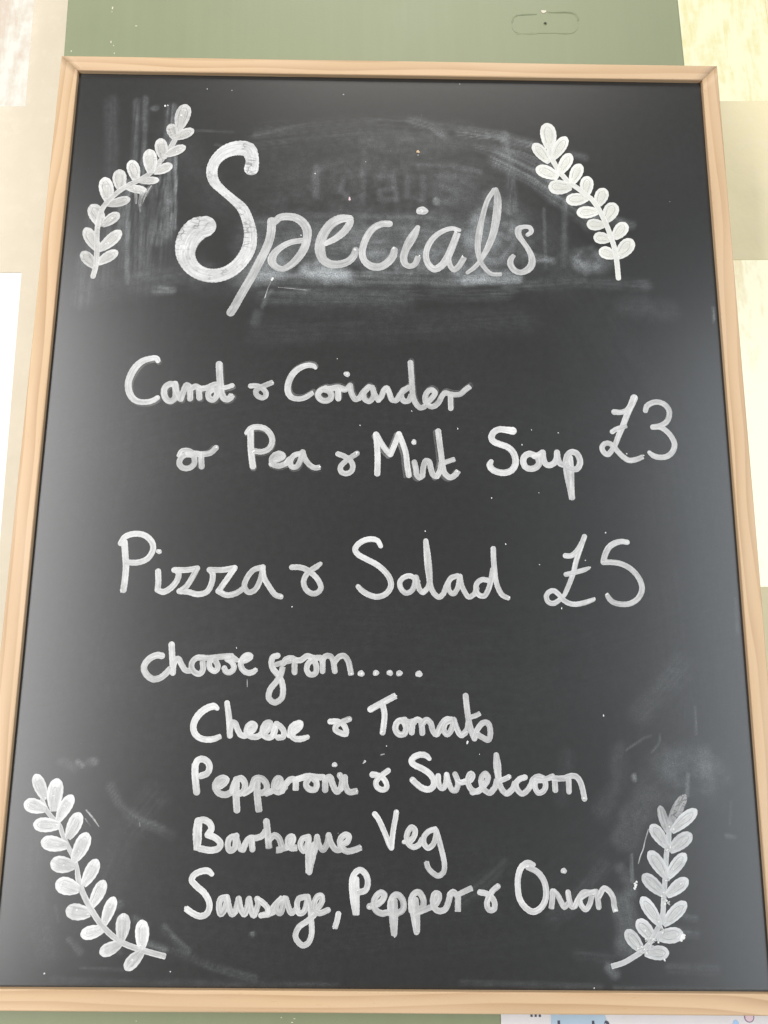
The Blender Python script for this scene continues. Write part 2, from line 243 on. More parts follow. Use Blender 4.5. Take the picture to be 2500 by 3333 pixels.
# board coordinates in tenths of a millimetre: x, z, stroke width
WORDS = [
["Specials",0,None,[["S",[[[-1305,7005,137],[-1301,7101,125],[-1345,7202,154],[-1432,7221,154],[-1541,7190,138],[-1616,7127,118],[-1659,7056,106],[-1674,6964,105],[-1646,6864,97],[-1575,6783,82],[-1470,6690,82],[-1373,6593,98],[-1317,6471,107],[-1285,6327,119],[-1297,6184,130],[-1364,6050,129],[-1462,5956,131],[-1585,5913,135],[-1708,5929,135],[-1810,5998,147],[-1866,6101,171],[-1872,6201,200],[-1839,6302,225],[-1774,6379,234],[-1710,6404,212]]]],["p",[[[-1095,6466,81],[-1095,6372,81],[-1109,6271,80],[-1145,6162,80],[-1196,6044,80],[-1251,5919,79],[-1307,5804,79],[-1359,5697,78],[-1397,5615,78],[-1430,5554,78]],[[-1064,6458,63],[-1022,6503,72],[-946,6515,75],[-868,6501,79],[-802,6452,83],[-765,6382,83],[-763,6293,79],[-786,6195,78],[-838,6102,75],[-904,6027,66],[-983,5987,57],[-1052,6020,66],[-1077,6070,80],[-1060,6135,71],[-995,6206,61],[-911,6254,57],[-818,6274,55]]]],["e",[[[-587,6249,54],[-503,6297,63],[-419,6374,72],[-369,6459,68],[-363,6502,54]],[[-374,6506,68],[-455,6500,86],[-532,6457,90],[-594,6376,90],[-634,6272,94],[-638,6169,96],[-608,6086,84],[-544,6043,78],[-463,6041,75],[-379,6071,71],[-329,6128,67],[-311,6188,58]]]],["c",[[[-4,6455,65],[-77,6451,65],[-153,6406,65],[-208,6325,65],[-241,6231,64],[-251,6147,64],[-226,6074,64],[-157,6024,75],[-81,6023,75],[-13,6068,75],[33,6133,71],[45,6189,62]]]],["i",[[[260,6424,43],[234,6366,72],[187,6280,85],[149,6196,70],[130,6112,69],[146,6052,60],[188,6030,53],[235,6054,55],[263,6119,55]]]],["i",[["dot",300,6593,53,45]]],["a",[[[646,6400,36],[582,6416,45],[513,6398,47],[427,6340,52],[367,6260,55],[337,6162,55],[351,6065,60],[409,6005,67],[477,6039,69],[537,6132,69],[581,6240,68],[625,6362,65]],[[598,6287,45],[550,6146,49],[546,6090,49],[566,6026,51],[592,6001,53],[635,6036,55],[686,6122,55]]]],["l",[[[715,5973,34],[783,6029,43],[835,6095,44],[897,6207,55],[950,6339,66],[983,6481,76],[1002,6623,77],[1005,6738,68],[993,6822,46]],[[976,6819,46],[913,6713,47],[863,6545,51],[831,6389,63],[814,6243,59],[826,6122,49],[868,6031,44],[935,5965,42],[1025,5961,37]]]],["s",[[[1277,6361,38],[1312,6393,45],[1301,6434,47],[1245,6442,43],[1194,6416,63],[1193,6361,59],[1232,6292,50],[1278,6217,52],[1306,6148,59],[1310,6074,69],[1277,6018,67],[1208,5983,55],[1149,6002,58],[1112,6062,60],[1117,6113,53],[1144,6150,40]]]]],[[-317,6193,20],[41,6207,18],[299,6595,27],[614,6379,16],[670,6134,16],[273,6137,12]]],
["Carrot",1,[4,5],[["C",[[[-2055,5082,46],[-2069,5106,49],[-2128,5101,52],[-2193,5076,58],[-2248,5021,64],[-2287,4942,64],[-2303,4864,61],[-2289,4786,60],[-2253,4729,57],[-2203,4699,53],[-2123,4696,50],[-2072,4712,50],[-2037,4736,47]]]],["a",[[[-1891,4861,57],[-1935,4867,57],[-1977,4833,57],[-1982,4775,57],[-1955,4721,56],[-1918,4706,56],[-1883,4737,56],[-1881,4807,57],[-1891,4861,57]],[[-1891,4869,57],[-1870,4784,57],[-1835,4729,56]]]],["r",[[[-1831,4729,54],[-1813,4796,54],[-1787,4859,55],[-1752,4832,54]],[[-1757,4840,54],[-1750,4733,54]]]],["r",[[[-1748,4824,54],[-1709,4848,54],[-1675,4833,54]],[[-1679,4833,54],[-1668,4742,54]]]],["o",[[[-1667,4825,54],[-1609,4834,54],[-1551,4862,55],[-1511,4870,55]],[[-1550,4827,54],[-1591,4784,54],[-1578,4734,54],[-1544,4726,54],[-1514,4773,54],[-1527,4827,54]]]],["t",[[[-1510,5058,61],[-1501,4960,61],[-1489,4867,61],[-1474,4781,60],[-1442,4735,60],[-1405,4737,60],[-1384,4767,60]],[[-1461,4836,44],[-1425,4844,44],[-1385,4860,44]]]]],[[-2037,4739,12],[-1381,4775,12],[-1378,4864,8]]],
["&",1,None,[["&",[[[-1220,4857,48],[-1175,4860,48],[-1128,4845,48],[-1087,4804,48],[-1082,4769,48],[-1111,4748,48],[-1158,4768,48],[-1174,4806,48],[-1147,4837,48],[-1089,4866,49],[-1031,4892,49]]]]],[[-1028,4894,13]]],
["Coriander",1,[3,-6],[["C",[[[-651,5035,34],[-667,5050,45],[-714,5058,49],[-779,5037,54],[-837,4991,58],[-875,4927,58],[-892,4858,57],[-885,4796,56],[-853,4755,52],[-797,4742,48],[-745,4751,48],[-699,4778,48],[-671,4800,44]]]],["o",[[[-557,4844,55],[-605,4819,55],[-623,4779,55],[-596,4739,55],[-554,4727,55],[-512,4746,55],[-504,4787,55],[-530,4820,55],[-563,4830,55]],[[-563,4835,55],[-504,4841,55],[-445,4853,55],[-386,4833,55]]]],["r",[[[-445,4826,54],[-442,4750,54]],[[-399,4831,47],[-369,4837,47],[-347,4868,47]]]],["i",[["dot",-370,4978,28,26]]],["i",[[[-338,4872,52],[-324,4796,51],[-290,4744,51],[-253,4757,51]]]],["a",[[[-253,4757,50],[-224,4809,50],[-177,4860,50]],[[-169,4862,50],[-217,4798,50],[-205,4744,50],[-165,4727,50],[-131,4772,50],[-134,4841,50]],[[-143,4857,50],[-121,4795,50],[-87,4739,50]]]],["n",[[[-87,4739,50],[-58,4776,50],[-40,4831,50],[-14,4855,50],[9,4808,50],[35,4743,50],[72,4739,50],[98,4778,50]]]],["d",[[[79,4747,51],[112,4802,51],[179,4861,51]],[[179,4857,51],[131,4833,51],[115,4779,51],[142,4733,51],[183,4741,51],[203,4788,51]],[[196,5095,51],[204,4982,51],[212,4865,51],[221,4772,51],[249,4707,51],[286,4674,50],[323,4687,51]]]],["e",[[[338,4723,50],[386,4763,50],[415,4817,50],[382,4843,50],[341,4813,50],[327,4750,50],[349,4704,50],[393,4686,50],[441,4719,50],[471,4776,50]]]],["r",[[[471,4776,48],[504,4816,49],[545,4806,49],[589,4799,49],[641,4807,49],[686,4847,49],[722,4874,49]],[[552,4780,48],[554,4672,48]]]]],[[-667,4806,11],[-369,4979,15],[720,4876,9]]],
["or",1,[-5,-2],[["o",[[[-1699,4220,51],[-1762,4219,51],[-1803,4180,51],[-1807,4137,51],[-1776,4103,51],[-1722,4102,51],[-1681,4138,51],[-1681,4199,51]],[[-1820,4214,34],[-1798,4254,38],[-1740,4263,38],[-1692,4240,38]]]],["r",[[[-1738,4231,51],[-1679,4233,51],[-1620,4227,51],[-1546,4239,51],[-1498,4286,51]],[[-1624,4221,51],[-1614,4115,51]]]]],[[-1496,4292,15]]],
["Pea",1,[2,5],[["P",[[[-1204,4440,57],[-1196,4300,56],[-1183,4196,56],[-1170,4123,56]],[[-1239,4426,39],[-1203,4466,52],[-1145,4480,52],[-1076,4463,52],[-1024,4407,52],[-1011,4346,51],[-1036,4285,51],[-1094,4256,51],[-1165,4261,51]]]],["e",[[[-1010,4146,49],[-994,4172,49],[-949,4190,49],[-909,4218,49],[-942,4242,49],[-990,4223,49],[-1010,4181,49],[-988,4138,49],[-938,4130,49],[-884,4152,49]]]],["a",[[[-884,4152,48],[-856,4191,49]],[[-757,4243,49],[-816,4225,49],[-846,4174,48],[-833,4124,48],[-794,4123,48],[-762,4175,49],[-745,4245,49]],[[-741,4258,49],[-723,4202,49],[-679,4143,48],[-632,4116,48],[-593,4121,48]]]]],[[-1172,4261,19],[-591,4124,14]]],
["&",1,None,[["&",[[[-433,4243,48],[-381,4224,48],[-328,4189,48],[-303,4141,48],[-313,4091,48],[-355,4068,48],[-400,4082,48],[-410,4124,48],[-372,4173,48],[-321,4213,48],[-268,4250,48]]]]],[[-266,4252,17]]],
["Mint",1,[-7,4],[["M",[[[-104,4424,53],[-93,4316,53],[-87,4201,53],[-89,4071,53]],[[-97,4417,50],[-63,4355,50],[-17,4286,50],[22,4244,50]],[[24,4244,50],[57,4326,50],[97,4433,50]],[[97,4431,50],[132,4342,50],[158,4257,50],[170,4150,50],[185,4059,50]]]],["i",[[[233,4178,48],[248,4113,48],[253,4067,48],[277,4039,48],[303,4056,48]]]],["i",[["dot",229,4359,24,24]]],["n",[[[303,4056,50],[312,4137,50],[334,4192,50],[361,4183,50],[377,4122,50],[396,4067,50],[425,4053,50],[451,4092,50]]]],["t",[[[442,4461,52],[453,4361,52],[468,4246,51],[478,4154,51],[497,4082,51],[544,4044,51],[585,4064,51],[611,4098,51]],[[429,4054,51],[455,4100,51],[468,4169,51]],[[496,4177,44],[541,4194,44],[580,4207,44]]]]],[[196,4059,15],[229,4359,17],[606,4102,18],[582,4209,8]]],
["Soup",2,None,[["S",[[[1097,4472,71],[1038,4480,60],[980,4484,57],[932,4459,57],[909,4410,57],[926,4374,57],[977,4350,57],[1047,4324,57],[1093,4282,57],[1115,4222,57],[1111,4162,57],[1077,4113,57],[1019,4092,57],[955,4099,57],[909,4123,57],[890,4162,57],[904,4192,41]]]],["o",[[[1296,4245,56],[1238,4265,56],[1197,4241,56],[1182,4199,56],[1200,4148,56],[1240,4130,55],[1293,4143,56],[1322,4182,56],[1313,4230,56]],[[1284,4245,56],[1320,4254,56],[1352,4276,56]]]],["u",[[[1357,4278,53],[1359,4231,53],[1373,4183,53],[1404,4163,53],[1452,4184,53],[1476,4226,53],[1481,4280,53]],[[1481,4277,53],[1488,4220,53],[1507,4178,53],[1541,4168,53]]]],["p",[[[1557,4209,56],[1559,4113,56],[1574,4018,56],[1588,3941,56],[1598,3873,55]],[[1596,4234,47],[1601,4114,47],[1599,3995,47],[1599,3876,47]],[[1557,4209,55],[1574,4257,55],[1610,4285,55],[1648,4276,55],[1674,4235,55],[1678,4181,54],[1651,4135,54],[1607,4131,54],[1576,4146,54]]]]],[[1579,4152,9],[1586,3861,7]]],
["£3",2,None,[["£",[[[2184,4789,66],[2160,4734,62],[2134,4676,54],[2104,4610,54],[2074,4538,53],[2039,4462,51],[2011,4396,48],[1994,4353,45],[1966,4310,47],[1925,4266,49],[1891,4287,48],[1878,4330,48],[1901,4363,47],[1940,4369,47],[1981,4339,47],[2015,4294,47],[2060,4246,49],[2110,4216,50],[2173,4225,48],[2229,4248,42]],[[2001,4656,53],[2059,4654,48],[2112,4673,48],[2152,4725,46]],[[1974,4474,44],[2009,4497,44],[2057,4515,44],[2097,4530,44]]]],["3",[[[2278,4672,46],[2293,4713,50],[2343,4745,50],[2396,4752,50],[2453,4729,50],[2488,4675,50],[2484,4620,49],[2456,4568,49],[2399,4534,49],[2333,4521,49]],[[2335,4521,49],[2398,4521,49],[2449,4489,49],[2497,4429,49],[2517,4365,49],[2496,4300,49],[2445,4256,49],[2382,4246,49],[2326,4260,49],[2291,4289,37]]]]],[[2240,4262,11],[2291,4296,12]]],
["Pizza",3,None,[["P",[[[-2233,3444,55],[-2219,3341,55],[-2205,3235,54],[-2206,3130,54],[-2212,3041,54]],[[-2263,3437,51],[-2232,3491,51],[-2155,3519,51],[-2066,3506,51],[-2002,3451,51],[-1987,3388,50],[-2026,3310,50],[-2102,3275,50],[-2199,3273,50]]]],["i",[["dot",-1936,3369,25,21]]],["i",[[[-1931,3199,51],[-1924,3115,51],[-1925,3044,51]],[[-1929,3044,44],[-1876,3027,51],[-1817,3060,51],[-1767,3126,51],[-1758,3187,51],[-1783,3213,51]]]],["z",[[[-1796,3213,49],[-1695,3214,49],[-1602,3229,49]],[[-1604,3229,49],[-1639,3153,49],[-1687,3074,49],[-1737,3034,49]],[[-1742,3034,49],[-1667,3029,49],[-1588,3010,49],[-1511,3032,49],[-1475,3103,49],[-1470,3182,49],[-1494,3217,49]]]],["z",[[[-1499,3217,49],[-1389,3218,49],[-1286,3236,49]],[[-1286,3236,49],[-1342,3148,49],[-1383,3086,49],[-1415,3033,49]],[[-1415,3038,49],[-1344,3006,49],[-1266,3022,49],[-1207,3062,49]]]],["a",[[[-1048,3245,48],[-1126,3220,47],[-1180,3150,47],[-1197,3079,47],[-1162,3032,47],[-1110,3050,47],[-1070,3124,47],[-1048,3230,47]],[[-1051,3243,48],[-1036,3160,47],[-989,3081,47],[-934,3012,47],[-889,2997,47]]]]],[[-2212,3275,11],[-2225,3034,16],[-1937,3047,16],[-1936,3371,14],[-882,3004,14],[-1915,3358,7]]],
["&",3,None,[["&",[[[-803,3246,48],[-743,3247,48],[-684,3231,48],[-623,3189,47],[-576,3136,47],[-553,3074,47],[-580,3035,47],[-625,3026,47],[-675,3057,47],[-700,3115,47],[-685,3175,47],[-644,3220,47],[-592,3255,48],[-563,3279,36]]]]],[[-555,3289,9]]],
["Salad",3,None,[["S",[[[-53,3436,40],[-79,3481,45],[-127,3495,49],[-193,3483,49],[-250,3444,49],[-270,3402,49],[-244,3362,49],[-171,3321,49],[-91,3280,49],[-25,3228,49],[25,3163,49],[37,3097,49],[0,3034,48],[-75,3004,48],[-147,3020,48],[-207,3055,48],[-240,3089,41]]]],["a",[[[244,3163,45],[192,3184,45],[140,3166,45],[112,3127,45],[123,3075,45],[164,3039,45],[210,3057,45],[234,3102,45],[244,3157,45]],[[250,3173,45],[263,3122,45],[279,3070,45],[308,3045,45],[337,3071,45]]]],["l",[[[332,3485,44],[342,3386,57],[354,3263,63],[362,3182,55],[367,3124,48],[385,3066,46],[412,3026,46],[447,3007,46],[482,3038,45]],[[308,3045,45],[349,3086,45],[365,3141,45]]]],["a",[[[482,3038,44],[508,3108,44],[546,3166,44],[599,3190,44]],[[599,3189,44],[543,3169,44],[521,3114,44],[531,3059,44],[563,3036,44],[598,3080,44],[619,3173,44]],[[622,3185,44],[633,3115,44],[661,3051,44],[695,3010,44],[742,3035,44]]]],["d",[[[742,3035,45],[763,3081,45]],[[854,3154,45],[807,3158,45],[766,3128,45],[756,3075,45],[777,3031,45],[823,3020,45],[858,3071,45],[883,3152,45],[901,3246,45]],[[908,3424,46],[909,3333,46],[915,3246,46],[925,3153,45],[946,3083,45],[979,3029,45],[1025,3006,40]]]]],[[-247,3094,12],[1034,3009,13],[282,3143,7]]],
["£5",3,None,[["£",[[[1692,3538,44],[1665,3470,44],[1637,3395,45],[1609,3314,44],[1588,3234,44],[1555,3148,42],[1521,3074,40],[1498,3031,37],[1450,2988,41],[1407,2964,44],[1365,2976,44],[1349,3023,44],[1373,3060,43],[1413,3071,44],[1455,3040,44],[1493,2994,44],[1541,2966,44],[1596,2959,44],[1676,2975,43],[1747,3000,35]],[[1522,3370,45],[1568,3370,45],[1606,3395,45],[1639,3433,47],[1668,3483,44]],[[1522,3210,41],[1600,3229,41],[1675,3250,41],[1718,3267,28]]]],["5",[[[2056,3492,45],[2007,3498,47],[1944,3480,51],[1899,3447,51],[1866,3392,51],[1845,3323,51]],[[1844,3317,47],[1912,3318,47],[1985,3308,47],[2057,3276,47],[2116,3221,47],[2154,3154,47],[2161,3087,47],[2123,3013,46],[2054,2970,46],[1980,2963,46],[1914,2979,46],[1878,3012,46],[1862,3044,37]]]]],[[1728,3275,9],[1757,3009,11],[1862,3050,13]]],
["choose",2,None,[["c",[[[-1854,2499,54],[-1890,2504,54],[-1946,2481,54],[-1987,2435,53],[-1995,2394,53],[-1969,2345,53],[-1915,2310,53],[-1859,2320,53],[-1810,2358,53],[-1780,2393,53]]]],["h",[[[-1779,2591,53],[-1769,2503,52],[-1761,2440,52],[-1755,2364,52]],[[-1755,2408,48],[-1740,2465,48],[-1718,2478,48],[-1686,2428,48],[-1651,2384,48],[-1616,2380,48]]]],["o",[[[-1500,2487,48],[-1561,2486,48],[-1598,2454,48],[-1603,2404,48],[-1573,2366,48],[-1534,2356,48],[-1509,2386,48],[-1514,2452,48]],[[-1561,2487,48],[-1464,2486,48],[-1368,2496,49],[-1292,2503,49]]]],["o",[[[-1432,2484,48],[-1459,2446,48],[-1447,2399,48],[-1408,2379,48],[-1387,2412,48],[-1409,2465,48]]]],["s",[[[-1279,2503,47],[-1320,2485,47],[-1273,2451,47],[-1254,2407,47],[-1282,2372,47],[-1318,2375,47],[-1334,2403,47]],[[-1279,2505,38],[-1232,2470,38]]]],["e",[[[-1203,2461,48],[-1149,2474,48],[-1119,2502,48],[-1150,2512,48],[-1186,2483,48],[-1200,2433,48],[-1177,2389,48],[-1138,2368,48],[-1099,2374,48],[-1071,2395,38]]]]],[[-1335,2409,10],[-1068,2396,11]]],
["from",1,None,[["f",[[[-898,2509,49],[-936,2497,49],[-947,2449,49],[-931,2401,49],[-893,2357,49],[-859,2305,49],[-843,2233,49],[-853,2168,49],[-909,2132,48],[-957,2168,49],[-950,2232,49],[-903,2296,49],[-868,2353,49],[-853,2410,49]],[[-904,2438,43],[-851,2454,43],[-797,2467,43]]]],["r",[[[-850,2446,49],[-827,2479,49],[-785,2490,49],[-748,2476,49]],[[-756,2472,49],[-753,2377,49]]]],["o",[[[-748,2472,48],[-702,2476,48],[-654,2509,48],[-603,2495,48],[-545,2496,48]],[[-603,2481,48],[-643,2448,48],[-653,2396,47],[-624,2359,47],[-583,2368,47],[-574,2421,47],[-595,2477,48]]]],["m",[[[-524,2474,48],[-522,2387,47]],[[-527,2470,48],[-504,2507,48],[-463,2509,48],[-439,2479,48],[-421,2388,47]],[[-424,2463,48],[-388,2505,48],[-347,2512,48],[-313,2472,48],[-295,2407,47],[-286,2365,47]]]]],[[-789,2471,8],[-286,2363,16]]],
[".....",1,None,[[".",[["dot",-204,2371,27,27]]],[".",[["dot",-81,2377,25,25]]],[".",[["dot",34,2378,25,25]]],[".",[["dot",112,2376,26,26]]],[".",[["dot",274,2372,28,28]]]],[[-202,2370,17],[-80,2375,16],[36,2376,15],[114,2374,16],[276,2370,17]]],
["Cheese",2,None,[["C",[[[-1376,2081,36],[-1400,2097,53],[-1452,2085,56],[-1513,2042,58],[-1552,1984,56],[-1563,1932,53],[-1547,1881,52],[-1506,1847,49],[-1446,1834,48],[-1387,1841,48],[-1341,1860,42]]]],["h",[[[-1298,2124,45],[-1280,2031,50],[-1269,1948,50],[-1262,1868,49]],[[-1263,1909,48],[-1247,1971,48],[-1224,1964,48],[-1202,1916,48],[-1173,1873,48],[-1140,1866,48]]]],["e",[[[-1130,1879,48],[-1104,1892,48],[-1067,1924,48],[-1064,1953,48],[-1094,1962,48],[-1125,1930,48],[-1124,1882,48],[-1083,1860,48],[-1037,1862,48],[-1005,1883,48]]]],["e",[[[-1005,1880,48],[-972,1899,48],[-942,1938,48],[-938,1969,48],[-968,1970,48],[-995,1931,48],[-995,1880,48],[-951,1855,48],[-912,1869,48],[-894,1926,48]]]],["s",[[[-915,1877,46],[-892,1956,46]],[[-888,1963,47],[-851,1939,47],[-825,1900,47],[-829,1862,47],[-871,1855,47]]]],["e",[[[-779,1875,48],[-734,1906,48],[-696,1940,48],[-691,1969,48],[-729,1965,48],[-767,1932,48],[-768,1882,48],[-732,1848,48],[-679,1847,48],[-633,1861,40]]]]],[[-1338,1863,13],[-630,1867,8]]],
["&",2,None,[["&",[[[-450,1985,46],[-392,1986,46],[-342,1962,46],[-317,1910,46],[-320,1888,46],[-363,1896,46],[-407,1922,46],[-399,1955,46],[-347,1985,46],[-295,2006,46]]]]],[[-293,2006,13]]],
["Tomato",3,None,[["T",[[[-122,2085,52],[-31,2135,52],[78,2193,52]],[[-24,2128,49],[-7,2048,48],[-11,1978,48],[-21,1903,48]]]],["o",[[[159,2004,50],[102,1988,50],[82,1935,50],[109,1891,50],[153,1892,50],[171,1940,50],[148,1997,50]]]],["m",[[[152,1993,48],[207,1987,48],[225,1993,48]],[[223,1987,48],[216,1905,48]],[[225,1971,48],[252,2005,48],[287,1996,48],[298,1954,48],[302,1902,48]],[[302,1972,48],[334,2006,48],[370,1980,48],[388,1922,48],[415,1891,48],[443,1921,48]]]],["a",[[[424,1894,47],[450,1956,47],[498,2011,47],[552,2008,47]],[[543,2007,47],[491,1981,47],[477,1923,47],[506,1892,47],[543,1937,47],[557,1996,47]],[[561,2008,47],[581,1946,47],[617,1887,47],[651,1905,47]]]],["t",[[[659,2199,49],[668,2107,49],[684,1993,48],[706,1914,48],[728,1862,48]],[[628,1887,48],[668,1931,48],[681,1993,48]],[[703,2031,39],[744,2044,39],[771,2058,39]]]],["o",[[[728,1862,46],[751,1930,46],[798,1985,47],[839,1984,47],[858,1915,46],[841,1852,46],[796,1869,46],[751,1895,46]]]]],[[83,2195,14],[-21,1903,13],[773,2060,7],[751,1906,7]]],
["Pepperoni",1,None,[["P",[[[-1531,1634,56],[-1528,1566,56],[-1516,1481,56],[-1507,1430,56]],[[-1529,1634,53],[-1513,1671,53],[-1476,1683,53],[-1430,1659,53],[-1414,1618,53],[-1432,1573,52],[-1480,1553,52]]]],["e",[[[-1351,1465,52],[-1303,1487,52],[-1273,1524,52],[-1301,1538,52],[-1343,1520,52],[-1362,1473,52],[-1331,1424,52],[-1277,1410,52],[-1224,1432,52]]]],["p",[[[-1193,1526,56],[-1191,1415,56],[-1179,1296,55]],[[-1225,1441,50],[-1201,1509,51],[-1158,1537,51],[-1125,1501,51],[-1127,1450,50],[-1153,1422,50],[-1193,1420,50]]]],["p",[[[-1028,1534,56],[-1022,1417,56],[-1003,1292,55]],[[-1126,1423,50],[-1074,1457,50],[-1042,1534,51],[-988,1534,51],[-951,1492,51],[-949,1451,50],[-984,1427,50],[-1015,1430,50]]]],["e",[[[-948,1424,49],[-882,1454,49],[-842,1501,49],[-838,1529,49],[-863,1540,49],[-890,1494,49],[-879,1443,49],[-841,1435,49],[-798,1476,49]]]],["r",[[[-824,1444,50],[-790,1502,51],[-755,1532,51],[-715,1528,51]],[[-715,1520,51],[-715,1457,50]]]],["o",[[[-720,1528,49],[-666,1546,49],[-622,1558,49],[-541,1551,49],[-497,1551,49]],[[-613,1537,49],[-634,1496,49],[-606,1458,49],[-557,1459,49],[-549,1510,49],[-581,1544,49]]]],["n",[[[-480,1539,51],[-478,1455,51]],[[-478,1530,51],[-443,1553,51],[-419,1498,51],[-385,1441,50],[-353,1465,51]]]],["i",[[[-353,1465,48],[-344,1537,48],[-363,1567,48]],[[-322,1552,48],[-316,1490,48],[-287,1440,48],[-225,1447,48]]]],["i",[["dot",-407,1648,21,21]]]],[[-1491,1564,10],[-406,1646,12],[-367,1569,9],[-222,1450,10]]],
["&",2,None,[["&",[[[-99,1574,51],[-70,1573,44],[-17,1550,44],[14,1503,44],[12,1470,44],[-22,1459,44],[-63,1481,44],[-71,1519,44],[-34,1562,44],[26,1606,44]]]]],[[35,1613,10]]],
["Sweetcorn",3,None,[["S",[[[359,1701,36],[334,1724,46],[286,1731,49],[233,1710,49],[214,1677,49],[239,1651,49],[304,1622,49],[362,1583,49],[394,1534,49],[391,1489,49],[356,1464,49],[304,1473,49],[257,1505,49],[224,1535,49]]]],["w",[[[431,1567,44],[433,1517,44],[444,1484,44],[468,1472,44],[490,1507,44],[499,1578,44]],[[499,1578,44],[513,1523,44],[542,1463,44],[571,1457,44],[589,1502,44],[585,1541,44],[567,1582,44]],[[589,1530,44],[606,1519,44],[647,1525,44]]]],["e",[[[642,1525,46],[694,1542,46],[709,1574,46],[695,1589,46],[672,1553,46],[675,1503,45],[700,1464,45],[740,1449,45],[775,1465,45]]]],["e",[[[705,1444,45],[754,1458,45],[797,1493,45],[827,1534,46],[832,1569,46],[811,1589,46],[781,1557,46],[780,1504,45],[809,1458,45],[849,1442,45],[883,1476,45]]]],["t",[[[903,1733,45],[909,1652,64],[916,1570,53],[929,1500,47],[956,1453,47],[986,1437,47],[1030,1471,47]],[[849,1442,47],[888,1485,47],[904,1540,47]],[[933,1537,40],[970,1550,40],[1002,1566,40]]]],["c",[[[986,1437,45],[1027,1471,45],[1049,1521,45]],[[1131,1563,46],[1087,1548,46],[1059,1517,45],[1066,1472,45],[1105,1437,45],[1146,1461,45],[1178,1505,45]]]],["o",[[[1177,1496,44],[1197,1548,44],[1241,1571,44],[1280,1558,44]],[[1277,1542,44],[1221,1534,44],[1212,1485,44],[1237,1445,44],[1280,1462,44],[1297,1509,44],[1277,1552,44]],[[1228,1552,44],[1289,1548,44],[1355,1573,44]]]],["r",[[[1371,1559,47],[1374,1468,47]],[[1363,1556,47],[1412,1556,47],[1459,1560,47]]]],["n",[[[1483,1550,46],[1484,1457,45]],[[1471,1567,46],[1511,1578,46],[1548,1571,46],[1577,1534,46],[1594,1476,45],[1606,1403,45]]]]],[[225,1535,16],[1004,1568,12],[1606,1403,14],[1358,1582,6]]],
["Barbeque",1,None,[["B",[[[-1481,1207,64],[-1485,1133,73],[-1481,1059,68],[-1483,999,47]],[[-1488,1204,52],[-1442,1219,52],[-1390,1193,52],[-1374,1151,51],[-1401,1109,51]],[[-1401,1107,51],[-1340,1085,51],[-1297,1044,51],[-1310,1008,51],[-1370,992,51],[-1459,1005,51]]]],["a",[[[-1173,1101,48],[-1224,1084,48],[-1239,1034,48],[-1219,990,48],[-1183,1011,48],[-1177,1090,48]],[[-1177,1093,48],[-1153,1028,48],[-1125,998,48],[-1100,1035,48]]]],["r",[[[-1116,999,48],[-1092,1060,48],[-1065,1085,48],[-1023,1085,48],[-971,1102,48],[-946,1136,48]],[[-1052,1077,48],[-1043,1002,48]]]],["b",[[[-941,1209,53],[-927,1121,53],[-913,1017,53]],[[-908,1078,48],[-874,1107,48],[-838,1087,48],[-819,1045,48],[-809,1006,48],[-852,997,48],[-765,1019,48]]]],["e",[[[-765,1021,51],[-731,1054,51],[-728,1096,51],[-757,1089,51],[-764,1048,51],[-739,1015,51],[-699,1015,51]]]],["q",[[[-602,1097,46],[-651,1080,46],[-664,1032,46],[-637,992,46],[-609,1039,46],[-600,1090,46]],[[-600,1082,46],[-601,958,46],[-595,836,46]],[[-555,1041,46],[-561,958,46],[-577,892,46],[-588,836,46]]]],["u",[[[-553,983,47],[-541,1041,47],[-534,1097,47]],[[-534,1097,47],[-515,1033,47],[-483,1002,47],[-453,1050,47],[-442,1111,47]],[[-442,1111,47],[-421,1050,47],[-378,1002,47],[-334,1008,47]]]],["e",[[[-334,1041,48],[-291,1066,48],[-283,1108,48],[-318,1113,48],[-351,1074,48],[-341,1026,48],[-298,993,48],[-237,1002,48],[-189,1020,48]]]]],[[-1455,1022,10],[-184,1025,9]]],
["Veg",3,None,[["V",[[[-78,1273,43],[-53,1243,43],[-17,1176,43],[19,1097,43],[46,1035,43],[59,1021,43]],[[57,1021,43],[63,1089,43],[76,1185,43],[89,1246,43],[95,1288,43]]]],["e",[[[156,1065,32],[205,1072,45],[240,1116,45],[244,1155,45],[218,1176,45],[189,1144,45],[178,1099,45],[192,1053,45],[231,1028,44],[275,1045,45],[298,1083,45]]]],["g",[[[404,1163,43],[353,1146,43],[316,1104,43],[316,1054,43],[346,1022,43],[386,1046,43],[408,1100,43],[415,1152,43]],[[413,1150,43],[430,1100,43],[448,1034,43],[469,952,43],[478,890,42],[469,843,42],[429,816,42],[381,840,42],[347,877,42],[336,912,43]]]]],[[97,1294,17],[336,922,9]]],
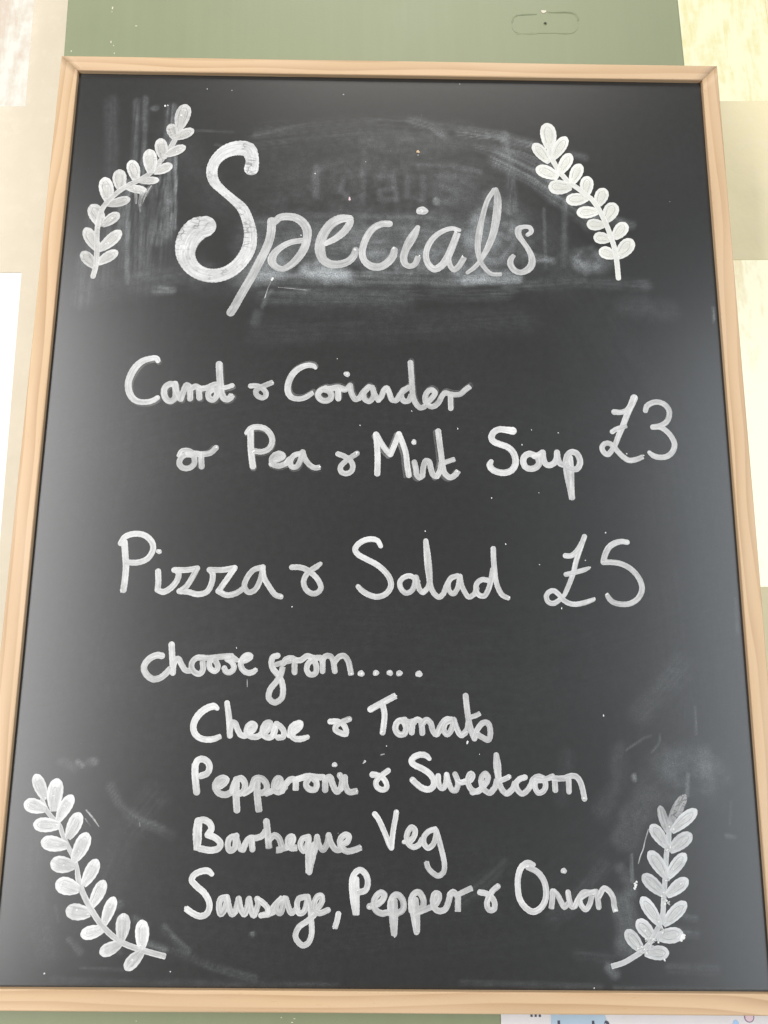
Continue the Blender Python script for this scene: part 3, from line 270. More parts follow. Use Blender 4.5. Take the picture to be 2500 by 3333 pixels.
["Sausage,",3,None,[["S",[[[-1354,817,38],[-1384,839,49],[-1441,835,49],[-1495,806,49],[-1509,772,49],[-1467,726,49],[-1408,680,49],[-1368,621,48],[-1360,569,48],[-1383,524,48],[-1431,510,48],[-1489,531,48],[-1539,562,48]]]],["a",[[[-1226,647,48],[-1274,636,48],[-1285,577,48],[-1269,526,47],[-1240,562,48],[-1223,634,48]],[[-1223,636,48],[-1207,577,48],[-1180,525,47],[-1154,548,47]]]],["u",[[[-1154,548,47],[-1136,634,47]],[[-1134,637,47],[-1117,571,47],[-1085,526,47],[-1066,571,47],[-1056,637,47]],[[-1053,637,47],[-1037,571,47],[-1013,517,47],[-993,556,47]]]],["s",[[[-997,549,44],[-981,605,45],[-991,638,45]],[[-991,638,45],[-942,608,45],[-907,572,44],[-907,533,44],[-955,519,44]],[[-907,523,44],[-859,542,44]]]],["a",[[[-891,535,45],[-851,593,45],[-798,644,45]],[[-778,642,45],[-827,609,45],[-838,557,45],[-806,535,45],[-786,588,45],[-772,639,45]],[[-765,639,45],[-745,581,45],[-721,537,45],[-690,558,45]]]],["g",[[[-612,655,45],[-666,640,45],[-678,589,44],[-659,536,44],[-625,545,44],[-604,597,45],[-599,653,45]],[[-595,655,45],[-577,582,44],[-562,477,44],[-559,380,44],[-584,322,44],[-626,306,44],[-682,365,44],[-661,432,44],[-598,477,44],[-543,522,44]]]],["e",[[[-551,537,44],[-512,575,44],[-482,626,45],[-490,664,45],[-521,656,45],[-544,604,45],[-542,559,44],[-503,537,44],[-435,560,44]]]],[",",[[[-353,532,44],[-364,478,44],[-378,435,43]]]]],[[-1547,566,14],[-431,568,8],[-389,424,8]]],
["Pepper",1,None,[["P",[[[-251,741,47],[-242,647,47],[-218,534,47]],[[-216,786,44],[-211,669,44],[-210,534,44]],[[-250,705,47],[-248,791,47],[-221,839,47],[-186,854,47],[-144,823,47],[-126,764,47],[-144,707,47],[-195,691,47]]]],["e",[[[-111,589,48],[-53,603,48],[-8,639,48],[5,676,48],[-23,690,48],[-60,662,48],[-79,611,48],[-60,561,48],[-13,539,48],[34,547,48]]]],["p",[[[56,540,48],[53,618,48],[80,669,48],[111,675,48],[149,635,48],[151,569,48],[104,539,48]],[[58,612,45],[67,489,45],[82,389,45]],[[88,634,38],[94,518,38],[88,389,37]]]],["p",[[[217,563,48],[217,648,48],[245,689,48],[276,694,48],[310,643,48],[307,592,48],[260,547,48]],[[217,621,47],[235,519,47],[257,408,46]],[[254,641,38],[266,527,38],[266,408,37]],[[260,545,44],[323,569,44],[378,591,44]]]],["e",[[[394,593,48],[425,635,48],[433,677,48],[406,688,48],[386,644,48],[395,586,48],[433,560,47],[480,573,47],[510,636,48],[520,681,48]]]],["r",[[[520,680,48],[543,698,49],[568,681,48]],[[582,673,48],[581,565,48]],[[571,674,42],[630,702,42],[689,728,43]]]]],[[-207,705,12],[-115,588,11],[693,730,11],[90,371,6],[265,389,6]]],
["&",3,None,[["&",[[[756,697,45],[803,689,45],[849,660,45],[870,618,45],[864,576,45],[826,570,45],[809,610,45],[827,667,45],[858,711,45],[896,741,45]]]]],[[898,744,11]]],
["Onion",3,None,[["O",[[[1181,903,39],[1141,916,48],[1087,885,48],[1058,809,47],[1055,728,47],[1067,653,47],[1107,593,47],[1165,559,47],[1223,580,47],[1267,641,47],[1276,723,47],[1259,790,47],[1211,850,47],[1137,882,39]]]],["n",[[[1327,708,44],[1323,642,44],[1314,588,44]],[[1338,708,43],[1366,681,43],[1394,629,43],[1416,595,43],[1443,616,43]]]],["i",[[[1449,702,43],[1456,649,43],[1475,597,43],[1500,603,43]]]],["i",[["dot",1421,860,23,23]]],["o",[[[1500,603,42],[1533,663,42],[1570,703,42],[1614,703,42]],[[1658,708,42],[1591,690,42],[1540,650,42],[1553,603,42],[1583,578,42],[1616,617,42],[1635,678,42]]]],["n",[[[1672,708,44],[1681,658,44],[1686,597,44]],[[1693,678,44],[1733,733,44],[1768,718,44],[1802,665,44],[1808,605,44],[1816,570,44]]]]],[[1133,885,13],[1421,858,16],[1816,572,17]]]]
SPRIGS = [
["TL",[[-1994,7427,52],[-2029,7327,52],[-2073,7218,51],[-2173,7053,51],[-2266,6925,51],[-2384,6848,51],[-2461,6801,51],[-2543,6733,50],[-2629,6633,50],[-2673,6548,50],[-2696,6390,50],[-2694,6280,49],[-2683,6139,49],[-2680,6000,49],[-2697,5888,49]],[[-2004,7410,-1954,7679,131,0],[-2042,7302,-2096,7465,96,0],[-2057,7310,-1866,7408,93,0],[-2131,7086,-2178,7309,109,0],[-2126,7123,-1933,7227,87,0],[-2242,6938,-2278,7192,121,0],[-2224,6950,-2049,7038,91,0],[-2378,6861,-2443,7075,107,0],[-2356,6859,-2161,6874,71,0],[-2508,6759,-2539,6978,117,0],[-2482,6799,-2266,6759,75,0],[-2610,6629,-2674,6893,121,0],[-2627,6611,-2417,6678,88,0],[-2660,6386,-2775,6609,128,0],[-2660,6394,-2507,6525,97,0],[-2658,6136,-2810,6372,107,0],[-2671,6147,-2479,6350,107,0],[-2677,5973,-2821,6131,98,0],[-2673,6011,-2491,6142,95,0]]],
["TR",[[1505,7285,51],[1513,7218,51],[1543,7122,51],[1606,7004,51],[1682,6910,50],[1772,6838,50],[1849,6766,50],[1881,6743,50],[1949,6635,50],[2008,6492,50],[2048,6363,49],[2080,6229,49],[2094,6088,49],[2100,5940,48]],[[1504,7255,1488,7534,138,0],[1534,7151,1673,7390,107,0],[1506,7110,1358,7313,108,0],[1592,6997,1706,7212,106,0],[1584,6956,1373,7052,121,0],[1708,6892,1799,7102,106,0],[1704,6862,1485,6859,137,0],[1835,6766,1863,6977,114,0],[1858,6751,1647,6719,115,0],[1940,6669,2017,6853,113,0],[1948,6610,1742,6592,111,0],[2009,6510,2103,6702,126,0],[2001,6474,1831,6482,105,0],[2076,6339,2196,6501,114,0],[2050,6331,1889,6347,108,0],[2097,6147,2246,6334,126,0],[2091,6158,1937,6223,112,0]]],
["BL",[[-2735,1356,37],[-2698,1289,37],[-2648,1231,37],[-2581,1168,37],[-2548,1098,37],[-2496,1007,37],[-2446,925,36],[-2415,852,36],[-2397,774,45],[-2350,666,45],[-2280,555,45],[-2201,454,45],[-2107,369,44],[-2005,310,44],[-1883,270,44],[-1772,241,44],[-1687,222,44]],[[-2709,1360,-2811,1555,89,0],[-2634,1273,-2628,1525,114,0],[-2698,1287,-2877,1336,100,0],[-2595,1198,-2493,1398,93,0],[-2576,1164,-2788,1175,99,0],[-2506,1069,-2426,1267,103,0],[-2502,1016,-2715,1051,104,0],[-2448,901,-2354,1117,109,0],[-2432,868,-2625,895,112,0],[-2354,723,-2260,920,96,0],[-2380,697,-2571,747,115,0],[-2286,565,-2193,766,91,0],[-2280,524,-2476,548,108,0],[-2172,439,-2104,645,85,0],[-2165,414,-2347,368,90,0],[-2031,327,-2026,527,101,0],[-2027,312,-2189,239,88,0],[-1869,266,-1882,481,98,0],[-1854,256,-1983,123,89,0]]],
["BR",[[2286,1217,42],[2272,1152,42],[2265,1084,42],[2243,992,42],[2232,901,41],[2218,788,41],[2197,628,41],[2187,548,41],[2161,477,41],[2127,424,40],[2069,336,40],[1999,274,40],[1940,239,40],[1862,199,40],[1773,173,40]],[[2268,1175,2425,1441,80,1],[2262,1152,2210,1355,67,1],[2292,1157,2507,1328,89,0],[2246,1042,2128,1209,93,0],[2268,1010,2455,1142,99,0],[2237,811,2100,1011,97,0],[2239,811,2399,995,86,0],[2210,687,2042,837,96,0],[2224,681,2402,807,90,0],[2163,468,2023,673,91,0],[2185,468,2378,638,91,0],[2109,358,1981,504,99,0],[2125,384,2339,412,103,0],[2014,279,1893,433,92,0],[2027,266,2220,271,94,0]]]]
BRUSH = [
[[[-2345,7740],[-2328,7278],[-2320,6826]],69,0.09,0.8,0.6],
[[[-2425,7705],[-2415,7276],[-2407,6761]],88,0.08,0.8,0.6],
[[[-2665,7701],[-2616,6949]],157,0.035,0.5,0.9],
[[[-2451,6856],[-2428,6508],[-2385,5832]],48,0.22,0.6,0.7,0.4],
[[[-2326,6954],[-2265,5955]],189,0.1,0.95,0.3,0.3],
[[[-2488,6697],[-2448,6013]],120,0.1,0.9,0.5,0.3],
[[[-2156,6861],[-2123,6264]],152,0.13,0.95,0.3,0.3],
[[[-2083,7217],[-2028,6327]],123,0.15,0.95,0.35,0.4],
[[[-2048,7546],[-1983,6375]],28,0.25,0.5,0.8],
[[[-2090,7644],[-2100,7249]],113,0.16,0.9,0.5],
[[[-2601,6319],[-2596,5889]],207,0.06,0.8,0.7],
[[[-2787,6008],[-2787,5676]],234,0.09,0.8,0.8],
[[[-2757,6503],[-2750,6070]],119,0.06,0.8,0.8],
[[[-2695,5737],[-2149,5896],[-1761,5962]],318,0.03,0.5,0.9],
[[[-2178,6325],[-2177,5895]],445,0.035,0.9,0.6],
[[[-1286,7361],[-766,7485],[-210,7544],[259,7545],[845,7446],[1370,7333]],62,0.05,0.9,0.8],
[[[-1198,7329],[-209,7461],[669,7393],[1250,7239]],340,0.03,0.95,0.7],
[[[669,7426],[1020,7379],[1426,7275]],124,0.16,0.95,0.6],
[[[843,7298],[1250,7206],[1508,7081]],155,0.09,0.95,0.7],
[[[200,7534],[376,7487],[493,7390]],125,0.1,0.95,0.8],
[[[1044,7138],[1359,6965],[1642,6761],[1878,6543]],246,0.2,0.85,0.8],
[[[1079,7400],[1129,7010],[1155,6627]],112,0.07,0.8,0.7],
[[[1481,7145],[1526,6728]],123,0.06,0.8,0.8],
[[[260,7076],[608,7066],[839,7005]],67,0.06,0.8,0.8],
[[[-1154,6217],[-477,6289],[175,6330],[885,6247]],591,0.1,0.35,0.35],
[[[-1226,5894],[-750,5916],[-48,5911],[598,5905],[1162,5944]],163,0.17,0.6,0.7],
[[[-1135,5729],[-186,5728],[1074,5791]],174,0.05,0.8,0.8],
[[[-1176,5371],[373,5452],[1208,5523]],314,0.02,0.6,0.9],
[[[-752,5977],[-413,5921]],176,0.18,0.3,0.8],
[[[711,5892],[1162,5929]],117,0.16,0.5,0.8],
[[[-1366,5907],[-1032,5973]],263,0.09,0.3,0.9],
[[[950,6751],[1234,6565],[1278,6068]],182,0.05,0.5,0.8],
[[[1439,6631],[1436,6040]],36,0.07,0.4,0.9],
[[[1641,6730],[1606,6073]],67,0.07,0.5,0.9],
[[[1280,6160],[1505,6102]],89,0.1,0.8,0.8],
[[[1350,6100],[1477,6108]],53,0.1,0.8,0.8],
[[[1788,6076],[1956,6047],[2046,6141]],177,0.05,0.3,0.9],
[[[2092,6515],[2247,6471]],108,0.12,0.6,0.7],
[[[1716,7214],[1832,7177]],93,0.08,0.6,0.8],
[[[1076,5852],[1781,5907],[2343,5870]],146,0.05,0.8,0.8],
[[[2163,5656],[2554,5631]],262,0.025,0.4,0.9],
[[[-1192,6465],[-768,6534],[375,6536]],66,0.05,0.8,0.8],
[[[-695,7029],[-693,6725]],73,0.045,0.1,0.6],
[[[-694,6980],[-608,7030]],67,0.03,0.1,0.6],
[[[-249,7182],[-256,6700]],68,0.035,0.1,0.9],
[[[-275,6955],[-433,6936],[-459,6792],[-371,6698],[-257,6748]],67,0.032,0.1,0.9],
[[[-130,6957],[29,6944],[59,6705]],73,0.035,0.1,0.9],
[[[44,6832],[-100,6798],[-99,6702],[45,6711]],67,0.032,0.1,0.9],
[[[159,6946],[168,6738],[289,6708]],73,0.035,0.1,0.9],
[[[309,6948],[309,6582]],73,0.035,0.1,0.9],
[[[607,6953],[476,6951],[490,6839],[605,6793],[605,6698],[461,6679]],73,0.035,0.1,0.9],
[[[-1842,7401],[-1492,7390]],31,0.04,0.6,0.8],
[[[-2199,1465],[-2120,1332],[-2024,1245],[-1910,1188],[-1761,1150]],82,0.075,0.8,0.8,0.4],
[[[-2011,1245],[-1685,1098]],95,0.03,0.8,0.9],
[[[-1702,423],[-1626,347],[-1514,260]],69,0.1,0.9,0.8],
[[[-1633,270],[-1295,142],[-984,69]],68,0.05,0.9,0.8],
[[[-1933,488],[-1847,444]],69,0.09,0.8,0.8],
[[[-1814,313],[-1681,270]],55,0.09,0.6,0.8],
[[[-2330,136],[-2002,123]],27,0.04,0.7,0.8],
[[[-2432,331],[-2342,244]],59,0.08,0.7,0.8],
[[[-2537,48],[-1760,38],[-346,29]],58,0.03,0.6,0.9],
[[[-2145,608],[-2060,587]],69,0.09,0.7,0.8],
[[[-2609,1651],[-2506,1604]],97,0.05,0.4,0.9],
[[[-2757,1135],[-2738,682],[-2602,242]],237,0.03,0.6,0.9],
[[[-2187,686],[-2028,1141],[-1849,1374]],278,0.018,0.8,0.9],
[[[-2561,572],[-2527,462]],28,0.08,0.7,0.8],
[[[-2067,498],[-2034,246]],46,0.06,0.7,0.8],
[[[-2481,1656],[-2439,1624]],44,0.12,0.3,0.7],
[[[2311,1668],[2515,1717],[2660,1647]],318,0.05,0.35,0.95],
[[[2457,1598],[2436,1432]],34,0.09,0.3,0.8],
[[[2097,1406],[1990,1265],[1934,1125]],266,0.05,0.3,0.9],
[[[2593,1766],[2625,1504]],148,0.05,0.3,0.9],
[[[1967,1785],[2123,1883],[2174,1895]],20,0.09,0.4,0.7],
[[[2167,1763],[2234,1835],[2250,1908]],17,0.08,0.4,0.7],
[[[1917,1784],[1878,1498],[1746,1309]],172,0.03,0.5,0.9],
[[[2083,2077],[2271,2251],[2463,2477]],224,0.035,0.6,0.9],
[[[2548,2130],[2543,1910]],20,0.09,0.5,0.8],
[[[2790,1388],[2768,1224]],24,0.04,0.4,0.8],
[[[2734,1131],[2794,1122]],38,0.08,0.2,0.8],
[[[1964,987],[1960,783]],21,0.12,0.3,0.8],
[[[1872,873],[1941,783],[1949,715]],118,0.06,0.3,0.9],
[[[1884,625],[1912,447],[1893,315]],210,0.08,0.25,0.8],
[[[2362,528],[2434,517]],70,0.06,0.8,0.8],
[[[2259,416],[2438,406]],92,0.07,0.9,0.8],
[[[1754,161],[1788,118]],91,0.12,0.3,0.9],
[[[1507,247],[1769,226]],91,0.03,0.7,0.9],
[[[2219,164],[2576,155]],91,0.05,0.9,0.8],
[[[599,50],[1073,42],[1688,24]],50,0.045,0.5,0.9],
[[[1783,21],[2922,8]],36,0.05,0.6,0.9],
[[[2017,1582],[2020,1551]],39,0.22,0.2,0.7],
[[[948,911],[800,774],[605,638]],141,0.03,0.7,0.9],
[[[1727,894],[1497,622],[1325,510]],165,0.028,0.7,0.9],
[[[1489,1733],[1428,1400]],147,0.02,0.6,0.9],
[[[2949,5667],[2958,5547]],23,0.14,0.3,0.8],
[[[2962,5652],[2944,5517]],29,0.08,0.3,0.8],
[[[2954,3017],[2945,2734]],36,0.05,0.3,0.9],
[[[-2140,5760],[-1973,5762]],87,0.1,0.7,0.8],
[[[-2086,5791],[-2016,5777]],41,0.12,0.6,0.8],
[[[-943,5807],[-718,5780]],23,0.1,0.4,0.8],
[[[-1144,5609],[-1107,5715],[-1067,5775]],46,0.1,0.7,0.8],
[[[-1184,5549],[-1208,5459]],115,0.05,0.4,0.9],
[[[-1659,7256],[-1528,7232]],31,0.06,0.5,0.8],
[[[-2832,4153],[-983,4594],[1181,4424],[2772,3945]],1353,0.006,0.8,0.95],
[[[-2772,2082],[-1160,2467],[1130,2364],[2827,2886]],1483,0.006,0.8,0.95],
[[[-2283,685],[-595,475],[1331,711],[2610,1647]],1159,0.007,0.8,0.95],
[[[1771,5650],[2521,4218],[2661,2379]],1219,0.008,0.8,0.95],
[[[-2268,5593],[-2247,4160],[-2438,2580]],1151,0.006,0.8,0.95],
[[[-2069,7315],[-1631,6710],[-1223,6527]],494,0.02,0.5,0.95],
[[[-1069,6974],[-205,7118],[839,7005]],671,0.022,0.4,0.95],
[[[663,6810],[1231,6439],[1504,6071]],668,0.03,0.4,0.95],
[[[-1758,5902],[-1024,5731],[94,5687]],350,0.025,0.4,0.95]]
BLOTCH = [[972,6373,298,448,0.12,0.55],[972,6342,268,417,0.07],[176,6083,589,177,0.1],[-583,5980,293,146,0.12],[768,5969,205,117,0.12],[1818,6122,207,178,0.1],[-1091,6033,235,264,0.07],[-2250,7635,56,38,0.1],[432,6695,48,60,0.14],[172,7319,805,186,0.02],[-85,6734,1270,665,0.02],[-1017,384,27,23,0.18],[2430,1574,463,292,0.02],[-2362,1653,73,48,0.05],[830,6371,179,268,0.08]]
SPECKS = [[-456,7813,9],[-705,6964,9],[262,7174,6],[-233,7094,6],[-1066,5887,17],[-1074,5875,12],[-818,6327,9],[-1764,7851,6],[-1527,7838,6],[662,7947,8],[-2155,7660,13],[-2129,7664,9],[1498,4459,8],[1176,4346,10],[901,3866,8],[1312,3917,5],[1263,4482,6],[-245,4505,8],[614,4485,8],[1875,3573,11],[1299,3291,8],[1691,3332,7],[1475,2924,8],[327,3569,8],[1015,3465,9],[1789,2052,10],[-159,1678,10],[-164,1669,7],[11,1797,6],[767,1739,6],[11,1797,5],[671,1836,12],[668,1824,10],[-1241,2569,6],[-791,2914,8],[2093,4276,8],[208,4643,7],[-458,5123,6],[1979,771,16],[1985,753,19],[1975,733,14],[1994,783,12],[2333,383,25],[2323,370,23],[2344,397,18],[2182,220,11],[-2600,95,9],[-1636,114,7],[1626,18,7],[11,1795,5]]
SCRATCH = [[[-2376,1284,14],[-2328,1236,17],[-2268,1162,7]],[[-2380,1221,12],[-2334,1166,7]],[[2109,1173,10],[2079,1092,10],[2058,1022,9],[2036,976,9],[2016,919,9]],[[-1141,2311,8],[-1138,2256,7]],[[-165,1685,5],[-174,1661,10]],[[-33,1727,10],[-8,1734,10]],[[-1079,5863,9],[-1104,5790,9],[-1128,5699,9]],[[-1012,5806,6],[-746,5780,6]],[[-1947,1199,7],[-1942,1165,7]]]
DRIPS = [[[-2371,6746,30],[-2364,6683,27],[-2360,6629,18]],[[-2313,6731,42],[-2324,6636,27],[-2314,6542,12]],[[-2238,6796,42],[-2288,6700,36],[-2311,6611,18]]]
CRUST = [[[2062,371,21]],[[2119,362,23]],[[2081,325,21]],[[2000,292,25]],[[2034,292,23]],[[2166,433,21]],[[2209,672,23]],[[2226,637,21]],[[2260,1033,24]],[[2242,815,21]]]
NICKS = [262,7210,-377,6704]
CHIPS = [[-0.2807,0.89787,0.00074,0.00185],[-0.28099,0.89352,0.00037,0.00092],[-0.25598,0.87668,0.00128,0.00055],[-0.28014,0.85837,0.00073,0.00146],[-0.27737,0.85416,0.00055,0.00091],[-0.27609,0.84532,0.00054,0.00109],[-0.27791,0.83718,0.00054,0.00072],[-0.31909,0.84808,0.00073,0.00091],[-0.10106,-0.02562,0.00063,0.00038],[-0.09068,-0.02665,0.00113,0.00025],[-0.0925,-0.02927,0.00101,0.00038],[-0.21434,-0.02605,0.00038,0.00038]]
# ============================================================ the setting behind the board (turned a little: the board hangs crooked)
ROLL = math.radians(-1.4)
def rolled(o, px, pz):
    bpy.context.view_layer.update()
    o.matrix_world = Matrix.Translation((px, 0, pz)) @ Matrix.Rotation(ROLL, 4, 'Y') @ Matrix.Translation((-px, 0, -pz)) @ o.matrix_world
YB = 0.12                                             # front of the cream wall
def wall(name, openings, x0, x1, z0, z1, px, pz):
    bm = bmesh.new()
    xs = sorted({x0, x1} | {a for o in openings for a in o[:2]}); zs = sorted({z0, z1} | {a for o in openings for a in o[2:]})
    V = {}
    def vv(x, y, z):
        k = (round(x, 5), round(y, 5), round(z, 5))
        if k not in V: V[k] = bm.verts.new(k)
        return V[k]
    for i in range(len(xs) - 1):
        for j in range(len(zs) - 1):
            cx, cz = (xs[i] + xs[i + 1]) / 2, (zs[j] + zs[j + 1]) / 2
            if any(o[0] < cx < o[1] and o[2] < cz < o[3] for o in openings): continue
            bm.faces.new([vv(xs[i], YB, zs[j]), vv(xs[i + 1], YB, zs[j]), vv(xs[i + 1], YB, zs[j + 1]), vv(xs[i], YB, zs[j + 1])])
    for o in openings:                                # reveals
        a, b, c_, d = o; q = [(a, c_), (b, c_), (b, d), (a, d)]
        for k in range(4):
            p, r = q[k], q[(k + 1) % 4]
            bm.faces.new([vv(p[0], YB, p[1]), vv(r[0], YB, r[1]), vv(r[0], YB + 0.02, r[1]), vv(p[0], YB + 0.02, p[1])])
    bmesh.ops.recalc_face_normals(bm, faces=bm.faces[:])
    o = bm_obj(name, bm, M_CREAM if px < 0 else M_YELLOW); tag(o, kind='structure'); rolled(o, px, pz); return o
PL = (-0.405, 0.75); PR = (0.40, 0.75)
OPL = [(-0.95, -0.409, 0.859, 1.35), (-0.95, -0.398, 0.28, 0.6555)]
OPR = [(0.10, 0.4475, 0.8795, 1.30), (0.10, 0.4475, 0.325, 0.6825)]
wall('wall_left', OPL, -1.2, -0.02, -0.3, 1.6, *PL)
wall('wall_right', OPR, -0.015, 1.2, -0.3, 1.6, *PR)
def bright_panels(label, ops, mats, px, pz):
    w = empty('bright_panels', (px, YB + 0.0052, pz)); tag(w, label, 'bright_panels')  # emissive slabs just behind the wall openings
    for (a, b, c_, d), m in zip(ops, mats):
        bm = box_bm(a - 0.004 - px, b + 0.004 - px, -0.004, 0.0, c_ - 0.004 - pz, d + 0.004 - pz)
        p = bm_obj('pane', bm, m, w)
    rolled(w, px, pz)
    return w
bright_panels('bright mottled panels in the cream wall left of the chalkboard', OPL, [M_EMIT_L1, M_EMIT_L2], *PL)
bright_panels('yellowish streaked bright panels in the cream wall right of the chalkboard', OPR, [M_EMIT_R1, M_EMIT_R2], *PR)
# ---- green pillar
YP = 0.018; PX, PZ = -0.0166, 0.868
pil = empty('pillar', (PX, YP, -0.3)); tag(pil, 'pale green painted pillar behind the chalkboard', 'pillar')
def pobj(name, bm, m, **k):
    o = bm_obj(name, bm, m, pil, **k); o.matrix_parent_inverse = pil.matrix_world.inverted(); return o
bpy.context.view_layer.update()
pobj('shaft', box_bm(PX - 0.3102, PX + 0.3102, YP, 0.30, -0.5, 1.5, 0.0022, 3), M_GREEN)
def poly_prism(pts, y0, y1, rng=0, bev=0):
    bm = bmesh.new()
    f = bm.faces.new([bm.verts.new((p[0], y0, p[1])) for p in pts])
    r = bmesh.ops.extrude_face_region(bm, geom=[f])
    for v in r['geom']:
        if isinstance(v, bmesh.types.BMVert): v.co.y = y1
    bmesh.ops.recalc_face_normals(bm, faces=bm.faces[:])
    if bev: 
        ed = [e for e in bm.edges if all(abs(v.co.y - y1) < 1e-7 for v in e.verts)]
        bmesh.ops.bevel(bm, geom=ed, offset=bev, segments=2, affect='EDGES')
    return bm
def rrect(x0, x1, z0, z1, r, jit=0, n=7):
    out = []
    for cx, cz, a0 in ((x1 - r, z1 - r, 0), (x0 + r, z1 - r, 90), (x0 + r, z0 + r, 180), (x1 - r, z0 + r, 270)):
        for k in range(n + 1):
            a = math.radians(a0 + 90 * k / n); out.append((cx + r * math.cos(a) + random.uniform(-jit, jit), cz + r * math.sin(a) + random.uniform(-jit, jit)))
    return out
# old fixing painted over: a shallow ridge round it, an empty screw hole and a knock that shows the plaster
def ridge(pts, w, h, name):
    n = len(pts); V = []; F = []
    for i in range(n):
        a = Vector(pts[i]); t = (Vector(pts[min(i + 1, n - 1)]) - Vector(pts[max(i - 1, 0)])).normalized(); nn = Vector((-t.y, t.x))
        e = math.sin(math.pi * (i + 0.5) / n) ** 0.5
        for k, (o, hh) in enumerate(((-1, 0), (-0.5, 0.8), (0, 1), (0.5, 0.8), (1, 0))):
            q = a + nn * o * w * 0.5; V.append((q.x, YP + 0.00002 - hh * h * e, q.y))
        if i:
            for k in range(4): F.append((5 * (i - 1) + k, 5 * i + k, 5 * i + k + 1, 5 * (i - 1) + k + 1))
    o = mesh_obj(name, V, F, M_GREEN, pil, smooth=True); o.matrix_parent_inverse = pil.matrix_world.inverted()
plate = rrect(0.1212, 0.1893, 0.8648, 0.8868, 0.0085, 0.0002)
pobj('painted_over_plate', poly_prism(plate, YP + 0.0004, YP - 0.0003, bev=0.0009), M_GREEN, smooth=False)
ridge([(0.1225, 0.878), (0.1238, 0.8835), (0.127, 0.8866), (0.133, 0.8876), (0.140, 0.8880), (0.1475, 0.8882)], 0.0020, 0.0010, 'paint_ridge')
ridge([(0.159, 0.8905), (0.164, 0.8902), (0.170, 0.8902), (0.177, 0.8904), (0.183, 0.8898), (0.1868, 0.888), (0.1888, 0.8845), (0.1895, 0.8805)], 0.0020, 0.0010, 'paint_ridge')
ridge([(0.126, 0.8652), (0.133, 0.8658), (0.140, 0.8650), (0.147, 0.8652)], 0.002, 0.0004, 'paint_ridge')
ridge([(0.168, 0.8655), (0.175, 0.8650), (0.183, 0.8656)], 0.0012, 0.0006, 'paint_ridge')
ring = bmesh.new()
bmesh.ops.create_cone(ring, cap_ends=False, segments=20, radius1=0.0019, radius2=0.0013, depth=0.0007, matrix=Matrix.Translation((0.1556, YP - 0.00065, 0.8766)) @ Matrix.Rotation(math.radians(90), 4, 'X'))
pobj('screw_hole_rim', ring, M_GREEN, smooth=True)
pobj('screw_hole', poly_prism([(0.1556 + 0.00135 * math.cos(a * 0.449), 0.8766 + 0.00125 * math.sin(a * 0.449)) for a in range(14)], YP + 0.0001, YP - 0.00062), M_HOLE)
pobj('paint_chip', poly_prism([(0.1522, 0.8922), (0.1538, 0.8925), (0.1556, 0.8922), (0.1566, 0.8924), (0.1576, 0.8920), (0.1573, 0.8908), (0.1561, 0.8898), (0.1549, 0.8892), (0.1535, 0.8896), (0.1527, 0.8908)], YP + 0.0001, YP - 0.0004), M_CHIP)
for (px_, pz_, sx_, sz_) in CHIPS:
    pts = [(px_ + sx_ * math.cos(a * 0.8975) * random.uniform(0.6, 1.1), pz_ + sz_ * math.sin(a * 0.8975) * random.uniform(0.6, 1.1)) for a in range(7)]
    pobj('paint_chip', poly_prism(pts, YP + 0.0001, YP - 0.0002), M_CHIP)
rolled(pil, PX, PZ)
# ---- poster pinned low on the pillar
YQ = YP - 0.0008
pos = empty('poster', (0.22, YQ, -0.2)); tag(pos, 'white paper poster with blue shapes sticking out below the board, at right', 'poster')
bpy.context.view_layer.update()
def qobj(name, bm, m):
    o = bm_obj(name, bm, m, pos); o.matrix_parent_inverse = pos.matrix_world.inverted(); return o
qobj('sheet', box_bm(0.093, 0.36, YQ, YQ + 0.0004, -0.25, 0.02), M_PAPER)
qobj('blue_panel', poly_prism([(0.1323, -0.0235), (0.1745, -0.0235), (0.1755, -0.0262), (0.1770, -0.0305), (0.1778, -0.036), (0.1775, -0.06), (0.1318, -0.06)], YQ + 0.0001, YQ - 0.00025), M_BLUE)
def disc(cx, cz, r, n=24): return [(cx + r * math.cos(2 * math.pi * a / n), cz + r * math.sin(2 * math.pi * a / n)) for a in range(n)]
qobj('blue_dot', poly_prism([(0.2776 + 0.0027 * math.cos(a * 0.2618), -0.0318 + 0.0052 * math.sin(a * 0.2618)) for a in range(24)], YQ + 0.0001, YQ - 0.00025), M_SKY)
qobj('mauve_ring', poly_prism(disc(0.2884, -0.0247, 0.0040), YQ + 0.0001, YQ - 0.00025), M_MAUVE)
qobj('pink_dot', poly_prism(disc(0.2884, -0.0247, 0.0032), YQ - 0.0002, YQ - 0.0004), M_PINK)
def text(body, x, z, size, name):
    cu = bpy.data.curves.new('txt', 'FONT'); cu.body = body; cu.size = size; cu.extrude = 0.00006; cu.offset = 0.0003
    t = bpy.data.objects.new('txt', cu); C.objects.link(t)
    bpy.context.view_layer.update()
    me = bpy.data.meshes.new_from_object(t.evaluated_get(bpy.context.evaluated_depsgraph_get())); bpy.data.objects.remove(t)
    me.transform(Matrix.Translation((x, YQ - 0.00034, z)) @ Matrix.Rotation(math.radians(90), 4, 'X'))
    me.materials.clear(); me.materials.append(M_INK)
    o = bpy.data.objects.new(name, me); C.objects.link(o); o.parent = pos; o.matrix_parent_inverse = pos.matrix_world.inverted()
    return o
text('heads?', 0.1366, -0.0390, 0.0158, 'printed_word')
text('m', 0.1158, -0.0252, 0.0115, 'printed_word')
# ============================================================ the chalkboard
board = empty('chalkboard', (0, 0, -0.0148)); tag(board, 'large black specials chalkboard in a pine frame hung on the green pillar', 'chalkboard')
bpy.context.view_layer.update(); BINV = board.matrix_world.inverted()
def child(o, parent=None):
    o.parent = parent or board
    if parent is None: o.matrix_parent_inverse = BINV
    return o
